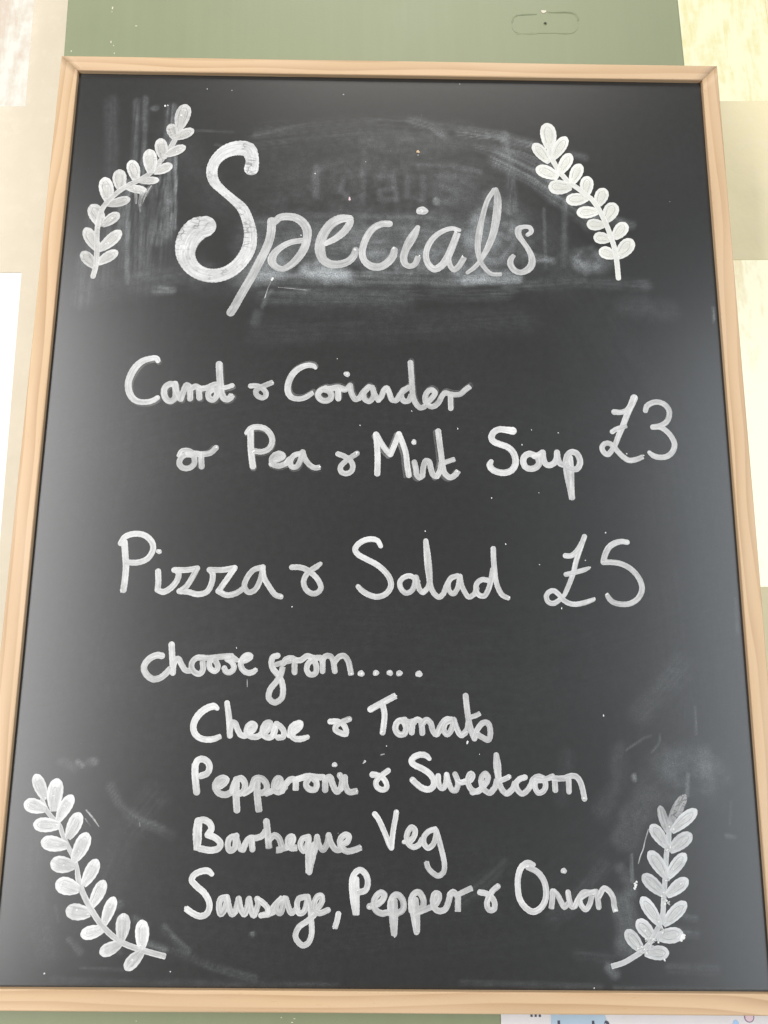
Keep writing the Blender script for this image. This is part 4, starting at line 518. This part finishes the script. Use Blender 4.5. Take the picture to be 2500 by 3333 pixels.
# ---- dusty writing panel: a fine grid that carries how much chalk dust lies where
XI, ZT = 0.3003, 0.8003
NX, NZ = 420, 560
gx = np.linspace(-XI - 0.004, XI + 0.004, NX); gz = np.linspace(-0.004, ZT + 0.004, NZ)
GX, GZ = np.meshgrid(gx, gz)
def vnoise(x, y, seed):
    xi = np.floor(x).astype(np.int64); yi = np.floor(y).astype(np.int64); fx = x - xi; fy = y - yi
    fx = fx * fx * (3 - 2 * fx); fy = fy * fy * (3 - 2 * fy)
    def h(a, b):
        q = (a * 374761393 + b * 668265263 + seed * 974634777) & 0xffffffff
        q = ((q ^ (q >> 13)) * 1274126177) & 0xffffffff
        return ((q ^ (q >> 16)) & 0xffff) / 65535.0
    return (h(xi, yi) * (1 - fx) + h(xi + 1, yi) * fx) * (1 - fy) + (h(xi, yi + 1) * (1 - fx) + h(xi + 1, yi + 1) * fx) * fy
def fbm(x, y, seed, o=4):
    s = 0; a = 0.5
    for k in range(o): s = s + a * vnoise(x * 2 ** k, y * 2 ** k, seed + k); a *= 0.5
    return s / 0.94
DUST = 0.002 + 0.008 * fbm(GX * 14, GZ * 14, 3)
def brush(pts, w, amt, streak=0.7, soft=0.5, seed=0, fade=0.0):
    # one wipe of a dusty cloth: pts in mm/10, streaky along its own direction
    global DUST
    P = np.array(pts, float) * 1e-4; w = w * 1e-4 / 2
    best = np.full(GX.shape, 1e9); U = np.zeros(GX.shape); A = np.zeros(GX.shape); acc = 0.0
    tot = np.sum(np.linalg.norm(np.diff(P, axis=0), axis=1))
    for k in range(len(P) - 1):
        a, b = P[k], P[k + 1]; d = b - a; L = np.linalg.norm(d) + 1e-9; d = d / L
        rx, rz = GX - a[0], GZ - a[1]; t = np.clip(rx * d[0] + rz * d[1], 0, L)
        ex, ez = rx - t * d[0], rz - t * d[1]; dist = np.hypot(ex, ez); side = rx * -d[1] + rz * d[0]
        mk = dist < best
        best = np.where(mk, dist, best); U = np.where(mk, acc + t, U); A = np.where(mk, side, A); acc += L
    w = w * 1.3; best = best + 0.35 * w * (fbm(GX * 70, GZ * 70, seed + 21, 3) - 0.5)
    fall = np.clip((w - best) / (w * max(soft, 0.85) + 1e-9), 0, 1); fall = fall * fall * (3 - 2 * fall)
    s = fbm(U * 14, A * 900, seed + 5, 3); cl = fbm(GX * 60, GZ * 60, seed + 9, 4)
    tex = (1 - streak) * 1.0 + streak * np.clip((s - 0.28) * 2.4, 0, 1.7)
    tex = tex * np.clip(0.35 + 1.3 * cl, 0, 2)
    if fade: tex = tex * (1 - fade * U / tot)
    DUST = DUST + 1.25 * amt * fall * tex
def blotch(x, z, rx, rz, amt, seed=0, ring=0.0):
    global DUST
    X = (GX - x * 1e-4) / (rx * 1e-4); Z = (GZ - z * 1e-4) / (rz * 1e-4); r = np.hypot(X, Z) + 0.5 * (fbm(GX * 45, GZ * 45, seed + 2) - 0.5)
    f = np.clip((1 - r) / 0.55, 0, 1); f = f * f * (3 - 2 * f)
    if ring: f = f * np.clip((r - ring) / 0.15, 0, 1)
    t = fbm(GX * 150, GZ * 150, seed + 4, 4)
    DUST = DUST + amt * f * np.clip(0.2 + 1.6 * t * t * 2, 0, 2)
for k, q in enumerate(BRUSH): brush(*q, seed=17 * k + 1) if len(q) < 6 else brush(*q[:5], seed=17 * k + 1, fade=q[5])
for k, q in enumerate(BLOTCH): blotch(*q[:5], seed=31 * k + 3, ring=q[5] if len(q) > 5 else 0.0)
verts = np.stack([GX.ravel(), np.zeros(GX.size), GZ.ravel()], 1)
ii = np.arange(NX * NZ).reshape(NZ, NX)
quads = np.stack([ii[:-1, :-1], ii[:-1, 1:], ii[1:, 1:], ii[1:, :-1]], -1).reshape(-1, 4)
me = bpy.data.meshes.new('writing_panel')
me.vertices.add(len(verts)); me.vertices.foreach_set('co', verts.astype(np.float32).ravel())
me.loops.add(quads.size); me.loops.foreach_set('vertex_index', quads.astype(np.int32).ravel())
me.polygons.add(len(quads)); me.polygons.foreach_set('loop_start', np.arange(0, quads.size, 4, dtype=np.int32))
me.update(calc_edges=True); me.validate()
at = me.attributes.new('dust', 'FLOAT', 'POINT'); at.data.foreach_set('value', np.clip(DUST, 0, 1).astype(np.float32).ravel())
me.materials.append(M_BOARD)
panel = child(bpy.data.objects.new('writing_panel', me)); C.objects.link(panel)
child(bm_obj('backing_board', box_bm(-0.303, 0.303, 0.0006, 0.005, -0.003, 0.803), M_HOLE))
# ---- pine frame: four mitred rails with a rounded section
XO0, XO1, ZO0, ZO1 = -0.3174, 0.3156, -0.0155, 0.8160
def prof(w):
    pr = [(0.0, 0.012), (0.0, -0.0031)]
    for k in range(1, 5): a = k / 4 * math.pi / 2; pr.append((0.0014 * (1 - math.cos(a)), -0.0031 - 0.0012 * math.sin(a)))
    pr.append((0.0017, -0.0043)); r = 0.0010; pr.append((w - r - 0.0004, -0.0043))
    for k in range(0, 6): a = k / 5 * math.pi / 2; pr.append((w - r + r * math.sin(a), -0.0043 + r * (1 - math.cos(a))))
    pr.append((w, -0.0030))
    pr.append((w, 0.0050)); return pr
def rail(p0, p1, inward, w0, wa, wb):
    # p0->p1 outer edge (x, z), inward unit vector; wa, wb: mitre cut-backs at each end
    p0, p1, n = Vector(p0), Vector(p1), Vector(inward); d = (p1 - p0).normalized(); L = (p1 - p0).length
    pr = prof(w0); K = 60; V = []; UV = []; F = []; m = len(pr)
    acc = [0]
    for k in range(1, m): acc.append(acc[-1] + math.hypot(pr[k][0] - pr[k - 1][0], pr[k][1] - pr[k - 1][1]))
    for i in range(K + 1):
        for k, (o, y) in enumerate(pr):
            fr = max(0, min(1, o / w0)); a = wa * fr + 0.00012; b = L - wb * fr - 0.00012; s = a + (b - a) * i / K
            q = p0 + d * s + n * o
            wob = 0.00010 * math.sin(s * 23 + k) * (1 if 0 < k < m - 1 else 0)
            V.append((q.x, y + wob, q.y)); UV.append((s, acc[k]))
    for i in range(K):
        for k in range(m - 1):
            F.append((i * m + k, (i + 1) * m + k, (i + 1) * m + k + 1, i * m + k + 1))
    F.append(tuple(range(m))); F.append(tuple(K * m + k for k in reversed(range(m))))
    o = mesh_obj('frame_rail', V, F, M_WOOD, None, UV)
    bm = bmesh.new(); bm.from_mesh(o.data); bmesh.ops.recalc_face_normals(bm, faces=bm.faces[:]); bm.to_mesh(o.data); bm.free()
    for p in o.data.polygons: p.use_smooth = len(p.vertices) == 4
    return child(o)
wl, wr, wt, wb = -0.3003 - XO0, XO1 - 0.2999, ZO1 - 0.8, 0 - ZO0
rail((XO0, ZO1), (XO1, ZO1), (0, -1), wt, wl, wr)
rail((XO0, ZO0), (XO1, ZO0), (0, 1), wb, wl, wr)
rail((XO0, ZO0), (XO0, ZO1), (1, 0), wl, wb, wt)
rail((XO1, ZO0), (XO1, ZO1), (-1, 0), wr, wb, wt)
# ---- chalk-pen strokes
HK = [0]
def smooth_path(P, step=0.0009):
    P = np.array(P, float) * 1e-4
    if len(P) == 2: P = np.array([P[0], (P[0] * 2 + P[1]) / 3, (P[0] + 2 * P[1]) / 3, P[1]])
    E = np.vstack([2 * P[0] - P[1], P, 2 * P[-1] - P[-2]]); out = []
    for k in range(1, len(E) - 2):
        p0, p1, p2, p3 = E[k - 1], E[k], E[k + 1], E[k + 2]
        t0 = 0; t1 = t0 + max(np.linalg.norm((p1 - p0)[:2]), 1e-6) ** 0.5; t2 = t1 + max(np.linalg.norm((p2 - p1)[:2]), 1e-6) ** 0.5; t3 = t2 + max(np.linalg.norm((p3 - p2)[:2]), 1e-6) ** 0.5
        n = max(2, int(np.linalg.norm((p2 - p1)[:2]) / step))
        for j in range(n):
            t = t1 + (t2 - t1) * j / n
            a1 = (t1 - t) / (t1 - t0) * p0 + (t - t0) / (t1 - t0) * p1; a2 = (t2 - t) / (t2 - t1) * p1 + (t - t1) / (t2 - t1) * p2; a3 = (t3 - t) / (t3 - t2) * p2 + (t - t2) / (t3 - t2) * p3
            b1 = (t2 - t) / (t2 - t0) * a1 + (t - t0) / (t2 - t0) * a2; b2 = (t3 - t) / (t3 - t1) * a2 + (t - t1) / (t3 - t1) * a3
            out.append((t2 - t) / (t2 - t1) * b1 + (t - t1) / (t2 - t1) * b2)
    out.append(P[-1]); return np.array(out)
class Ink:
    def __init__(s): s.V = []; s.F = []; s.U = []; s.M = []; s.E = []; s.L = []; s.ld = (0.5, 0.5)
    def ribbon(s, pts, mi=0, dx=0, dz=0, wk=1.0, h=None, square=None):
        Q = smooth_path(pts); n = len(Q)
        T = np.gradient(Q[:, :2], axis=0); T /= (np.linalg.norm(T, axis=1)[:, None] + 1e-12)
        R = Q[:, 2] / 2 * wk
        if h is None: HK[0] = (HK[0] + 1) % 36; h = 0.00012 + 0.000010 * HK[0]
        sq = random.random() < 0.3 if square is None else square
        rows = []; s0 = random.random() * 5; arc = 0
        cap0 = [(-math.cos(a), max(0.12, math.sin(a))) for a in np.linspace(0.12, math.pi / 2, 7)[:-1]]
        for a, b in cap0: rows.append((Q[0, :2] + T[0] * a * R[0], T[0], R[0] * b, s0 + a * R[0]))
        for k in range(n):
            if k: arc += np.linalg.norm(Q[k, :2] - Q[k - 1, :2])
            rows.append((Q[k, :2], T[k], R[k], s0 + arc))
        e = 0.45 if sq else 1.0
        for a, b in reversed(cap0): rows.append((Q[-1, :2] - T[-1] * a * R[-1] * e, T[-1], R[-1] * (b ** 0.35 if sq else b), s0 + arc - a * R[-1] * e))
        base = len(s.V); m = 7; ph = random.random() * 50
        for k, (p, t, r, u) in enumerate(rows):
            nn = np.array((-t[1], t[0])); hh = h + 0.000008 * k / len(rows)
            j1 = 1 + 0.028 * math.sin(u * 1900 + ph) + 0.022 * math.sin(u * 3700 + ph * 2); j2 = 1 + 0.028 * math.sin(u * 1700 + ph * 3) + 0.022 * math.sin(u * 4100 + ph)
            if sq and k > len(rows) - 5: p = p + t * r * 0.10 * math.sin(k * 5 + ph)
            for q in np.linspace(-1, 1, m):
                o = q * r * (j1 if q > 0 else j2)
                bulge = 0.000045 * (1 - q ** 4)
                w = p + nn * o; s.V.append((w[0] + dx, -(hh + bulge), w[1] + dz)); s.U.append((u, q * r + ph)); s.E.append(abs(q)); s.L.append(s.ld[0] + (s.ld[1] - s.ld[0]) * k / len(rows))
            if k:
                for q in range(m - 1):
                    s.F.append((base + (k - 1) * m + q, base + (k - 1) * m + q + 1, base + k * m + q + 1, base + k * m + q)); s.M.append(mi)
    def dot(s, x, z, rx, rz, mi=0, dome=0.0003, lump=0.08):
        base = len(s.V); n = 18; ph = random.random() * 9
        HK[0] = (HK[0] + 1) % 36; h = 0.00012 + 0.00001 * HK[0]
        s.V.append((x, -(h + dome), z)); s.U.append((ph, ph)); s.E.append(0); s.L.append(0.6)
        for j, (rr, hh) in enumerate(((0.35, 0.93), (0.68, 0.66), (0.88, 0.34), (1.0, 0.0))):
            for k in range(n):
                a = 2 * math.pi * k / n; e = 1 + lump * math.sin(2 * a + ph) + lump * 0.7 * math.sin(3 * a + 2 * ph) + lump * 0.5 * math.sin(5 * a + ph)
                s.V.append((x + rx * rr * e * math.cos(a), -(h + dome * hh), z + rz * rr * e * math.sin(a))); s.U.append((ph + rr * rx * math.cos(a), ph + rr * rz * math.sin(a))); s.E.append(rr); s.L.append(0.6)
        for k in range(n): s.F.append((base, base + 1 + (k + 1) % n, base + 1 + k)); s.M.append(mi)
        for j in range(3):
            o = base + 1 + j * n
            for k in range(n): s.F.append((o + k, o + (k + 1) % n, o + n + (k + 1) % n, o + n + k)); s.M.append(mi)
    def obj(s, name, mats, parent):
        o = mesh_obj(name, s.V, s.F, mats, None, s.U, s.M, True)
        at = o.data.attributes.new('edge', 'FLOAT', 'POINT'); at.data.foreach_set('value', np.array(s.E, np.float32))
        at = o.data.attributes.new('load', 'FLOAT', 'POINT'); at.data.foreach_set('value', np.array(s.L, np.float32))
        o.parent = parent
        return o
NAMES = {'&': 'ampersand', '.....': 'five dots', '£3': 'price £3', '£5': 'price £5', 'Sausage,': 'word Sausage with a comma'}
WHERE = {'&': iter(('after Carrot', 'after Pea', 'after Pizza', 'after Cheese', 'after Pepperoni', 'after Pepper'))}
for wd in WORDS:
    nm, tone, ghost, letters, blobs = wd
    we = empty('chalk_price' if nm[0] == '£' else 'chalk_dots' if nm[0] == '.' else 'chalk_ampersand' if nm == '&' else 'chalk_word'); child(we)
    we.matrix_parent_inverse = BINV
    lab = NAMES.get(nm, 'word ' + nm)
    if nm == '&': lab += ' ' + next(WHERE['&'])
    we['label'] = 'chalk-pen %s, handwritten in pale grey' % lab
    BL = [list(b) for b in blobs]
    for ch, strokes in letters:
        mats = [M_CH[1 if tone == 0 and ch != 'S' else tone], M_BLOB, M_GHOST]
        ink = Ink(); xs = []
        for st in strokes:
            if st[0] == 'dot':
                ink.dot(st[1] * 1e-4, st[2] * 1e-4, st[3] * 1e-4, st[4] * 1e-4); xs.append((st[1], st[2])); continue
            a_, b_ = (random.uniform(0.75, 1.05), random.uniform(0.4, 0.7)) if ch.isupper() else (random.uniform(0.35, 0.75), random.uniform(0.1, 0.5))
            ink.ld = (a_, b_)
            if ghost and random.random() < 0.7: ink.ribbon(st, 2, ghost[0] * 0.00026, -ghost[1] * 0.00026, 1.06, h=0.00005 + 0.000004 * (HK[0] % 8))
            ink.ribbon(st); xs += [(p[0], p[1]) for p in st]
        x0, x1 = min(p[0] for p in xs) - 40, max(p[0] for p in xs) + 40; z0, z1 = min(p[1] for p in xs) - 40, max(p[1] for p in xs) + 40
        for b in BL[:]:
            if x0 <= b[0] <= x1 and z0 <= b[1] <= z1:
                r = b[2] * 1e-4
                for q in range(3 if r > 0.0012 else 2):
                    ink.dot(b[0] * 1e-4 + random.uniform(-.5, .5) * r, b[1] * 1e-4 + random.uniform(-.5, .5) * r, r * random.uniform(.35, .6), r * random.uniform(.35, .6), 1, r * 0.35, 0.2)
                BL.remove(b)
        ink.obj('dot' if ch == '.' else 'comma' if ch == ',' else 'letter', mats, we)
LBL = {'TL': 'chalk leaf sprig at the top left, above its drips', 'TR': 'cream-white chalk leaf sprig at the top right', 'BL': 'pale chalk leaf sprig at the bottom left', 'BR': 'grey chalk leaf sprig at the bottom right'}
for key, stem, leaves in SPRIGS:
    se = empty('chalk_sprig'); child(se); se['label'] = LBL[key]
    mats = [M_LEAF[key], M_VEIN[key], M_RIM[key], M_BLOB, M_DRY, M_THIN]
    ink = Ink(); ink.ribbon(stem, 0, square=key in ('BL', 'BR')); ink.obj('stem', mats, se)
    for (x0, z0, x1, z1, w, fade) in leaves:
        ink = Ink(); a = np.array((x0, z0), float); b = np.array((x1, z1), float); d = b - a; L = np.linalg.norm(d); n = np.array((-d[1], d[0])) / L
        bend = random.uniform(-0.03, 0.03) * L
        pth = []
        for t in np.linspace(0, 1, 15):
            W_ = w * 1.12
            wv = W_ * (0.40 + 0.60 * math.sin(min(1, t / 0.58) * math.pi / 2) ** 0.85) if t < 0.58 else W_ * max(0.0, 1 - ((t - 0.58) / 0.425) ** 2.15) ** 0.5
            p = a + d * t + n * bend * math.sin(math.pi * t); pth.append((p[0], p[1], max(wv, w * 0.07)))
        # the leaf body: a ribbon that swells, without extra caps
        Q = smooth_path(pth); T = np.gradient(Q[:, :2], axis=0); T /= (np.linalg.norm(T, axis=1)[:, None] + 1e-12)
        HK[0] = (HK[0] + 1) % 36; h = 0.00012 + 0.00001 * HK[0]; m = 9; u = random.random() * 5; ph = random.random() * 40; l0 = random.uniform(-0.25, 0.35)
        for k in range(len(Q)):
            r = Q[k, 2] / 2; nn = np.array((-T[k][1], T[k][0]))
            if k: u += np.linalg.norm(Q[k, :2] - Q[k - 1, :2])
            for q in np.linspace(-1, 1, m):
                j = 1 + 0.02 * math.sin(u * 1500 + ph + q); pw = Q[k, :2] + nn * q * r * j
                ink.V.append((pw[0], -(h + 0.00006 * (1 - q ** 4)), pw[1])); ink.U.append((u, q * r + ph)); ink.E.append(max(abs(q), k / len(Q) if k > 0.7 * len(Q) else 0)); ink.L.append(0.5 + l0)
            if k:
                for q in range(m - 1): ink.F.append(((k - 1) * m + q, (k - 1) * m + q + 1, k * m + q + 1, k * m + q)); ink.M.append(5 if fade else 0)
        # thin grey line inside the edge, brighter fill in the middle, a dried drop now and then
        def along(t, o): p = a + d * t + n * (bend * math.sin(math.pi * t) + o * w); return (p[0], p[1])
        if not fade:
            so = random.uniform(-0.05, 0.05); lw = w * 0.07; g1, g2, g3 = (random.uniform(0.85, 1.15) for _ in range(3))
            ink.ribbon([(*along(0.25, 0.17 + so), lw), (*along(0.5, 0.26 * g1 + so), lw), (*along(0.72, 0.23 * g2 + so), lw), (*along(0.85, 0.0 + so), lw), (*along(0.70, -0.24 * g3 + so), lw), (*along(0.45, -0.25 * g1 + so), lw), (*along(0.22, -0.14 + so), lw)], 2, h=h + 0.00009)
            ink.ribbon([(*along(0.18, random.uniform(-.05, .05)), w * 0.20), (*along(0.45, random.uniform(-.05, .05)), w * 0.30), (*along(random.uniform(0.66, 0.76), random.uniform(-.06, .06)), w * 0.26)], 1, h=h + 0.00010)
        for q in range(random.choice((0, 1, 1, 2)) if key != 'TR' else random.choice((0, 0, 1))):
            t = random.choice((random.uniform(0.02, 0.15), random.uniform(0.3, 0.75))); p = along(t, random.uniform(-.12, .12))
            r = w * random.uniform(0.05, 0.085) * 1e-4
            ink.dot(p[0] * 1e-4, p[1] * 1e-4, r, r * random.uniform(0.7, 1.2), 3, r * 0.5, 0.15)
        ink.V = [tuple(v) for v in ink.V]
        ink.obj('leaf', mats, se)
    if key == 'BR':                                  # crusted paint where the lowest leaves meet
        for lst in CRUST: 
            ink = Ink()
            for (x, z, r) in lst:
                for q in range(7): ink.dot(x * 1e-4 + random.uniform(-1, 1) * r * 1e-4, z * 1e-4 + random.uniform(-1, 1) * r * 1e-4, r * 1e-4 * random.uniform(.2, .45), r * 1e-4 * random.uniform(.2, .45), 3 if q < 2 else 0, r * 1e-4 * 0.3, 0.25)
            ink.obj('dried_drops', mats, se)
    if key == 'TL':
        ink = Ink()
        for dr in DRIPS: ink.ribbon(dr, 4, square=False)
        ink.obj('drips', mats, se)
# ---- loose marks: scratches, specks and nicks in the board
ink = Ink()
for x, z, r in SPECKS: ink.dot(x * 1e-4, z * 1e-4, r * 0.6e-4, r * 0.7e-4 * random.uniform(0.6, 1.5), 0, 0.00012, 0.2)
for k in range(22):
    x, z = random.uniform(-0.29, 0.29), random.uniform(0.02, 0.78); r = 0.00008 + 0.00016 * random.random() ** 3
    ink.dot(x, z, r, r * random.uniform(0.6, 1.8), 1 if random.random() < 0.75 else 0, 0.00005, 0.2)
for sct in SCRATCH: ink.ribbon(sct, 1, square=False)
o = ink.obj('chalk_specks', [M_BLOB, M_DRY], board); o.matrix_parent_inverse = BINV; o['kind'] = 'stuff'
for (x, z, r, m) in ((NICKS[0], NICKS[1], 18, M_WOOD), (NICKS[2], NICKS[3], 16, M_PINK)):
    ink = Ink(); ink.dot(x * 1e-4, z * 1e-4, r * 0.7e-4, r * 1e-4, 0, 0.0002, 0.25)
    o = ink.obj('nick', [m], board); o.matrix_parent_inverse = BINV
